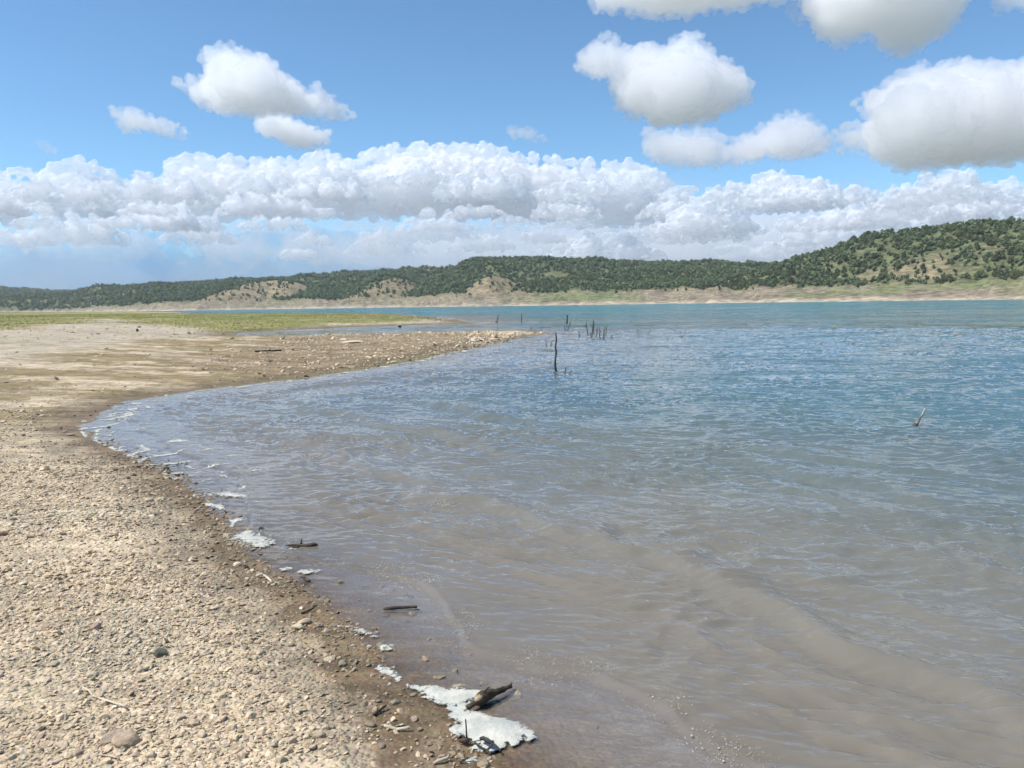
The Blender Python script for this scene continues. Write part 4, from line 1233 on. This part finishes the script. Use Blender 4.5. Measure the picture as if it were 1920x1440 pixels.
snag("tall dark post standing alone out of the water off the spit", [([(1043, 698), (1041, 684), (1043, 660), (1042, 625)], 3.0, 1.7), ([(1043, 698), (1047, 703)], 2.0, 1.6)], "drowned_post", cat="post")
snag("short straight stub just right of the tall dark post", [([(1058, 703), (1061, 688)], 2.0, .8)])
snag("short leaning stub, second to the right of the tall dark post", [([(1066, 703), (1072, 694)], 1.4, .6)])
snag("thick stub of the pair just beyond the tip of the spit", [([(1062, 606), (1064, 597), (1063, 590)], 2.2, 1.2)])
snag("forked branch right at the tip of the spit", [([(1062, 621), (1067, 613), (1070, 601)], 1.6, .6), ([(1062, 621), (1059, 616), (1058, 608)], 1.2, .6)])
for i, (x, y0, y1, lean) in enumerate([(1103, 630, 602, -4), (1109, 632, 622, -2), (1110, 630, 601, 2), (1113, 627, 600, 0), (1118, 630, 612, 3), (1125, 637, 611, -1), (1131, 632, 612, 3), (1133, 639, 624, 0), (1136, 626, 610, 2)]):
    snag("thin dead stem in the thicket of drowned stems beyond the spit", [([(x, y0), (x + lean * .6, (y0 + y1) / 2), (x + lean, y1)], 1.3, .5), ([(x, y0), (x + lean * .5, y0 * .55 + y1 * .45), (x + lean + (3.5 if i % 2 else -3), y0 * .25 + y1 * .75)], .9, .35)], "dead_stem", "thicket of drowned stems", cat="stem")
snag("short stub left of the thicket of drowned stems", [([(1086, 632), (1085, 620)], 1.5, .8)])
snag("stubby stem at the right end of the thicket", [([(1147, 636), (1147, 628)], 1.6, 1.0)])
snag("slim stem standing in the open water left of the spit tip", [([(932, 605), (934, 590)], 1.5, .7), ([(932, 605), (929, 602)], 1.4, .8)])
snag("slim upright stem right of the other one in open water", [([(978, 604), (978, 588)], 1.3, .8)])
snag("tiny stem close behind the gravel of the spit", [([(996, 618), (996, 611)], 1.0, .6)])
snag("thin leaning stem left of the tall dark post", [([(1025, 652), (1024, 636)], 1.2, .6)])
snag("thin curved twig between the leaning stem and the tall post", [([(1033, 651), (1035, 640), (1038, 637)], .9, .4)])
snag("faint thin stem at the left of the far twigs on the water", [([(1197, 629), (1195, 617)], .9, .5)])
snag("faint leaning twig between the faint stem and the last group", [([(1214, 630), (1219, 618), (1224, 613)], .7, .3)])
snag("faint thin twig sticking up before the last group of twigs", [([(1251, 639), (1252, 631)], .8, .5)])
snag("rightmost group of faint thin twigs on the water", [([(1278, 634), (1277, 618)], .8, .4), ([(1278, 634), (1282, 628), (1285, 618)], .9, .4)])
b_ = snag("bleached curved branch rising alone from the lake at the right", [([(1713, 802), (1721, 791), (1728, 779), (1734, 766)], 4.4, 1.4)], "drowned_branch", None, wood_mat("bleached_branch", (0.10, 0.09, 0.08), (0.46, 0.44, 0.40), .7, 12))
v, f = tube(bend(hit(1711, 805, -.02), at_h(hit(1713, 802, 0), 1719, 794), 6, .04, 77), [.026, .03, .03, .028, .024, .018], 9, .1)
mesh_obj("wet_base", v - np.array(b_.location), f, w_snag, parent=b_)
# ------------------------------------------------------------------ the clouds of the photograph
cloud([(352,160),(400,150),(398,112),(420,108),(445,94),(470,112),(510,110),(530,135),(555,150),(575,162),(590,155),(605,165),(620,180),(646,200),(635,208),(560,210),(420,212),(385,195)], 4200, 4.2, "white cumulus cloud with a stepped peak, high on the left")
cloud([(482,225),(500,217),(545,214),(570,230),(612,240),(614,262),(600,273),(555,275),(510,262),(490,245)], 4600, 7, "small rounded cloud right under the stepped peak cloud", rmin=5)
cloud([(222,215),(255,210),(290,218),(315,222),(342,240),(338,253),(310,252),(240,248)], 4600, 4, "small thin cloud low left of the stepped peak cloud", rmin=5)
cloud([(950,240),(985,236),(1010,248),(1026,262),(1015,267),(960,258)], 5200, 3.0, "tiny white cloud alone above the middle of the cloud bank", rmin=4)
cloud([(72,270),(88,266),(104,280),(98,290),(80,284)], 5200, 0.9, "faint wisp of cloud near the left edge", rmin=4)
cloud([(1088,120),(1110,85),(1130,68),(1160,70),(1180,92),(1215,84),(1245,95),(1270,75),(1300,73),(1320,95),(1330,115),(1360,125),(1392,165),(1393,190),(1370,205),(1330,220),(1280,230),(1230,225),(1190,205),(1160,195),(1150,145),(1120,140)], 3600, 4.2, "tall cumulus cloud with two bright humps, right of centre")
cloud([(1215,232),(1270,240),(1320,240),(1350,254),(1380,264),(1395,252),(1430,235),(1465,222),(1500,232),(1530,260),(1536,280),(1515,300),(1440,302),(1330,305),(1240,300),(1222,262)], 5200, 4.2, "wide white cloud with a round right hump below the two humps cloud")
cloud([(1575,240),(1620,215),(1660,205),(1636,178),(1670,155),(1700,140),(1740,130),(1800,132),(1860,148),(1930,150),(2000,160),(2080,210),(2080,290),(1920,298),(1800,302),(1700,295),(1660,262),(1600,248)], 3800, 4.2, "large domed cumulus cloud cut by the right edge")
cloud([(1120,-40),(1135,2),(1200,12),(1260,24),(1350,19),(1465,14),(1480,-30),(1400,-90),(1200,-90)], 2700, 4, "flat bottomed cloud cut by the top edge, right of centre", thick=.7, solid=0)
cloud([(1475,10),(1490,8),(1505,40),(1498,50),(1480,30)], 2700, .8, "wispy shred trailing from the flat bottomed cloud", rmin=4)
cloud([(1530,-40),(1535,10),(1560,48),(1600,66),(1640,58),(1660,88),(1690,97),(1720,88),(1760,60),(1785,10),(1790,-60),(1650,-100)], 2700, 4, "soft grey cloud hanging down from the top edge at the right", thick=.6, solid=0)
cloud([(1875,-40),(1885,8),(1925,14),(1990,0),(1980,-50)], 2700, 2.0, "corner of a pale cloud at the top right edge", thick=.6, solid=0)


def heap(x0, x1, base, top, seed, lobes=3):
    """outline of a flat-based heap cloud between x0 and x1"""
    g = np.random.default_rng(seed)
    n = 14
    xs = np.linspace(x0, x1, n); t = np.linspace(0, 1, n)
    ph = g.uniform(0, 6.28); prof = np.sin(math.pi * t) ** .6 * (0.72 + .28 * np.sin(t * 2 * math.pi * lobes + ph)) * g.uniform(.8, 1.1, n)
    prof = prof / prof.max()
    up_ = [(x, base - (base - top) * p) for x, p in zip(xs, prof)]
    return [(x0, base)] + up_[1:-1] + [(x1, base)] + [((x0 * .35 + x1 * .65), base + (base - top) * .07), ((x0 * .65 + x1 * .35), base + (base - top) * .05)]


BK = dict(kind="stuff", solid=.25, name="cloud_bank", rmin=8, vox=1.8, detail=1.1)
blue = (0.965, 0.975, 0.995)
# the long far bank with its traced top
cloud([(-260,350),(-100,345),(0,350),(50,340),(100,334),(148,342),(165,322),(195,317),(230,328),(292,348),(330,348),(345,308),(400,308),(460,303),(500,308),(560,300),(600,292),(615,286),(640,300),(670,307),(690,292),(740,278),(790,270),(860,274),(930,272),(950,286),(1100,292),(1200,294),(1262,312),(1290,345),(1330,360),(1340,400),(1200,412),(800,402),(400,408),(0,420),(-260,410)],
      30000, 6.0, "long far cloud bank with bright tops above the hills", n=900, thick=.5, **BK)
cloud(heap(1230, 1620, 380, 322, 3, 2), 26000, 6, "far heap clouds right of the cloud bank", thick=.6, **BK)
cloud([(1560,400),(1600,380),(1660,368),(1700,372),(1725,352),(1765,342),(1790,328),(1812,326),(1825,345),(1850,352),(1920,347),(2050,335),(2150,380),(2150,400)], 24000, 6, "far bright heap clouds above the right hill", thick=.6, **BK)
g0 = np.random.default_rng(77)
heaps = [(690, 900, 345, 302, 16), (1010, 1230, 372, 322, 15), (430, 560, 358, 322, 15), (560, 700, 345, 312, 16), (1190, 1420, 440, 385, 13), (1010, 1250, 488, 435, 15), (80, 300, 392, 365, 16), (1360, 1610, 385, 332, 15)]
for row, (yb, n_, wl, wh_) in enumerate([(378, 8, 110, 220), (402, 10, 90, 200), (428, 11, 80, 190), (452, 12, 70, 180), (474, 12, 60, 160), (494, 9, 60, 140)]):
    for i in range(n_):
        cx = -60 + (i + g0.uniform(.1, .9)) * (1990 / n_)
        if row > 3 and cx < 520 and g0.random() < .6: continue
        if row == 5 and cx < 900: continue
        ww = g0.uniform(wl, wh_); y_ = yb + g0.uniform(-8, 8)
        heaps.append((cx - ww / 2, cx + ww / 2, y_, y_ - ww * g0.uniform(.16, .34), 13 + row * 2.5 + g0.uniform(-1, 1)))
for i, (a_, b_c, bs_, tp, km) in enumerate(heaps):
    cloud(heap(a_, b_c, bs_, tp, 20 + i, 2 + i % 4), km * 1000, g0.choice([4.0, 7.0, 11.0]), "banked heap cloud low over the hills", kind="stuff", name="cloud_bank", rmin=5, vox=1.2, thick=.7, solid=.25, group="heap clouds of the bank")
# distant rain shade under the bank, its darkness put into the grey-blue volume colour
cloud([(-420, 452), (-200, 440), (0, 446), (200, 440), (420, 448), (640, 444), (860, 440), (1080, 446), (1300, 440), (1560, 452), (1800, 446), (2050, 440), (2050, 575), (900, 600), (-420, 620)], 44000, 2.6,
      "blue grey rain shade tinted into a veil on the horizon under the clouds", n=420, name="rain_shade_veil", kind="stuff", rmin=16, vox=5, detail=1.2, thick=.25, solid=0, col=(0.50, 0.72, 0.87))
cloud([(-300, 425), (0, 430), (300, 420), (600, 425), (900, 415), (1200, 400), (1450, 385), (1700, 400), (1950, 405), (2050, 500), (1700, 530), (1300, 545), (900, 530), (600, 500), (100, 470), (-300, 470)], 36000, 3.0,
      "pale layered cloud filling the lower part of the bank", n=520, name="cloud_bank", kind="stuff", rmin=9, vox=3, detail=1.5, thick=.3, solid=0)
cloud([(-500, 380), (-100, 372), (300, 350), (700, 330), (1100, 340), (1500, 362), (1900, 372), (2300, 380), (2300, 600), (960, 615), (-500, 635)], 17000, 0.28,
      "thin white haze drifting in front of the far bank", n=420, name="haze_layer", kind="stuff", rmin=18, vox=6, detail=1.6, thick=.15, solid=0, col=(0.93, 0.97, 1.0))
# unseen clouds added above the frame to brighten reflections in the near water
for i, (a_, e_, w_, h_, dd) in enumerate([(-14, 33, 760, 300, 2300), (20, 37, 800, 330, 2200), (4, 55, 760, 380, 2000), (44, 30, 420, 220, 2500), (-38, 30, 300, 150, 2600)]):
    d_ = np.array([math.sin(R(a_)) * math.cos(R(e_)), math.cos(R(a_)) * math.cos(R(e_)), math.sin(R(e_))])
    an = np.linspace(0, 2 * math.pi, 17)[:-1]
    g = np.random.default_rng(900 + i)
    q = d_ / (d_ @ FW)
    cx, cy_p = 960 + F * (q @ CR), 720 - F * (q @ CU)
    cloud([(cx + w_ / 2 * math.cos(t) * g.uniform(.7, 1.1), cy_p + h_ / 2 * math.sin(t) * g.uniform(.7, 1.1)) for t in an], dd, 4, "unseen cumulus cloud added above the frame for reflections in the near water", rmin=9, vox=3.0, solid=0, group="added reflection clouds overhead")
# the air between here and the far hills
m_h, k = new_mat("haze")
bf = np.array([(0, 1, 5, 4), (1, 3, 7, 5), (3, 2, 6, 7), (2, 0, 4, 6), (4, 5, 7, 6), (0, 2, 3, 1)])
vv = k.n('ShaderNodeVolumePrincipled', Color=(0.90, 0.95, 1.0, 1), Density=0.00009, Anisotropy=0.0)
k.n('ShaderNodeOutputMaterial', Volume=vv.outputs[0])
bx = np.array([(x, y, z) for z in (-45, 190) for y in (-4500, 4350) for x in (-4400, 4400)], float)
tag(mesh_obj("haze", bx, bf, m_h, smooth=False), "thin blue air over the lake", kind="stuff")
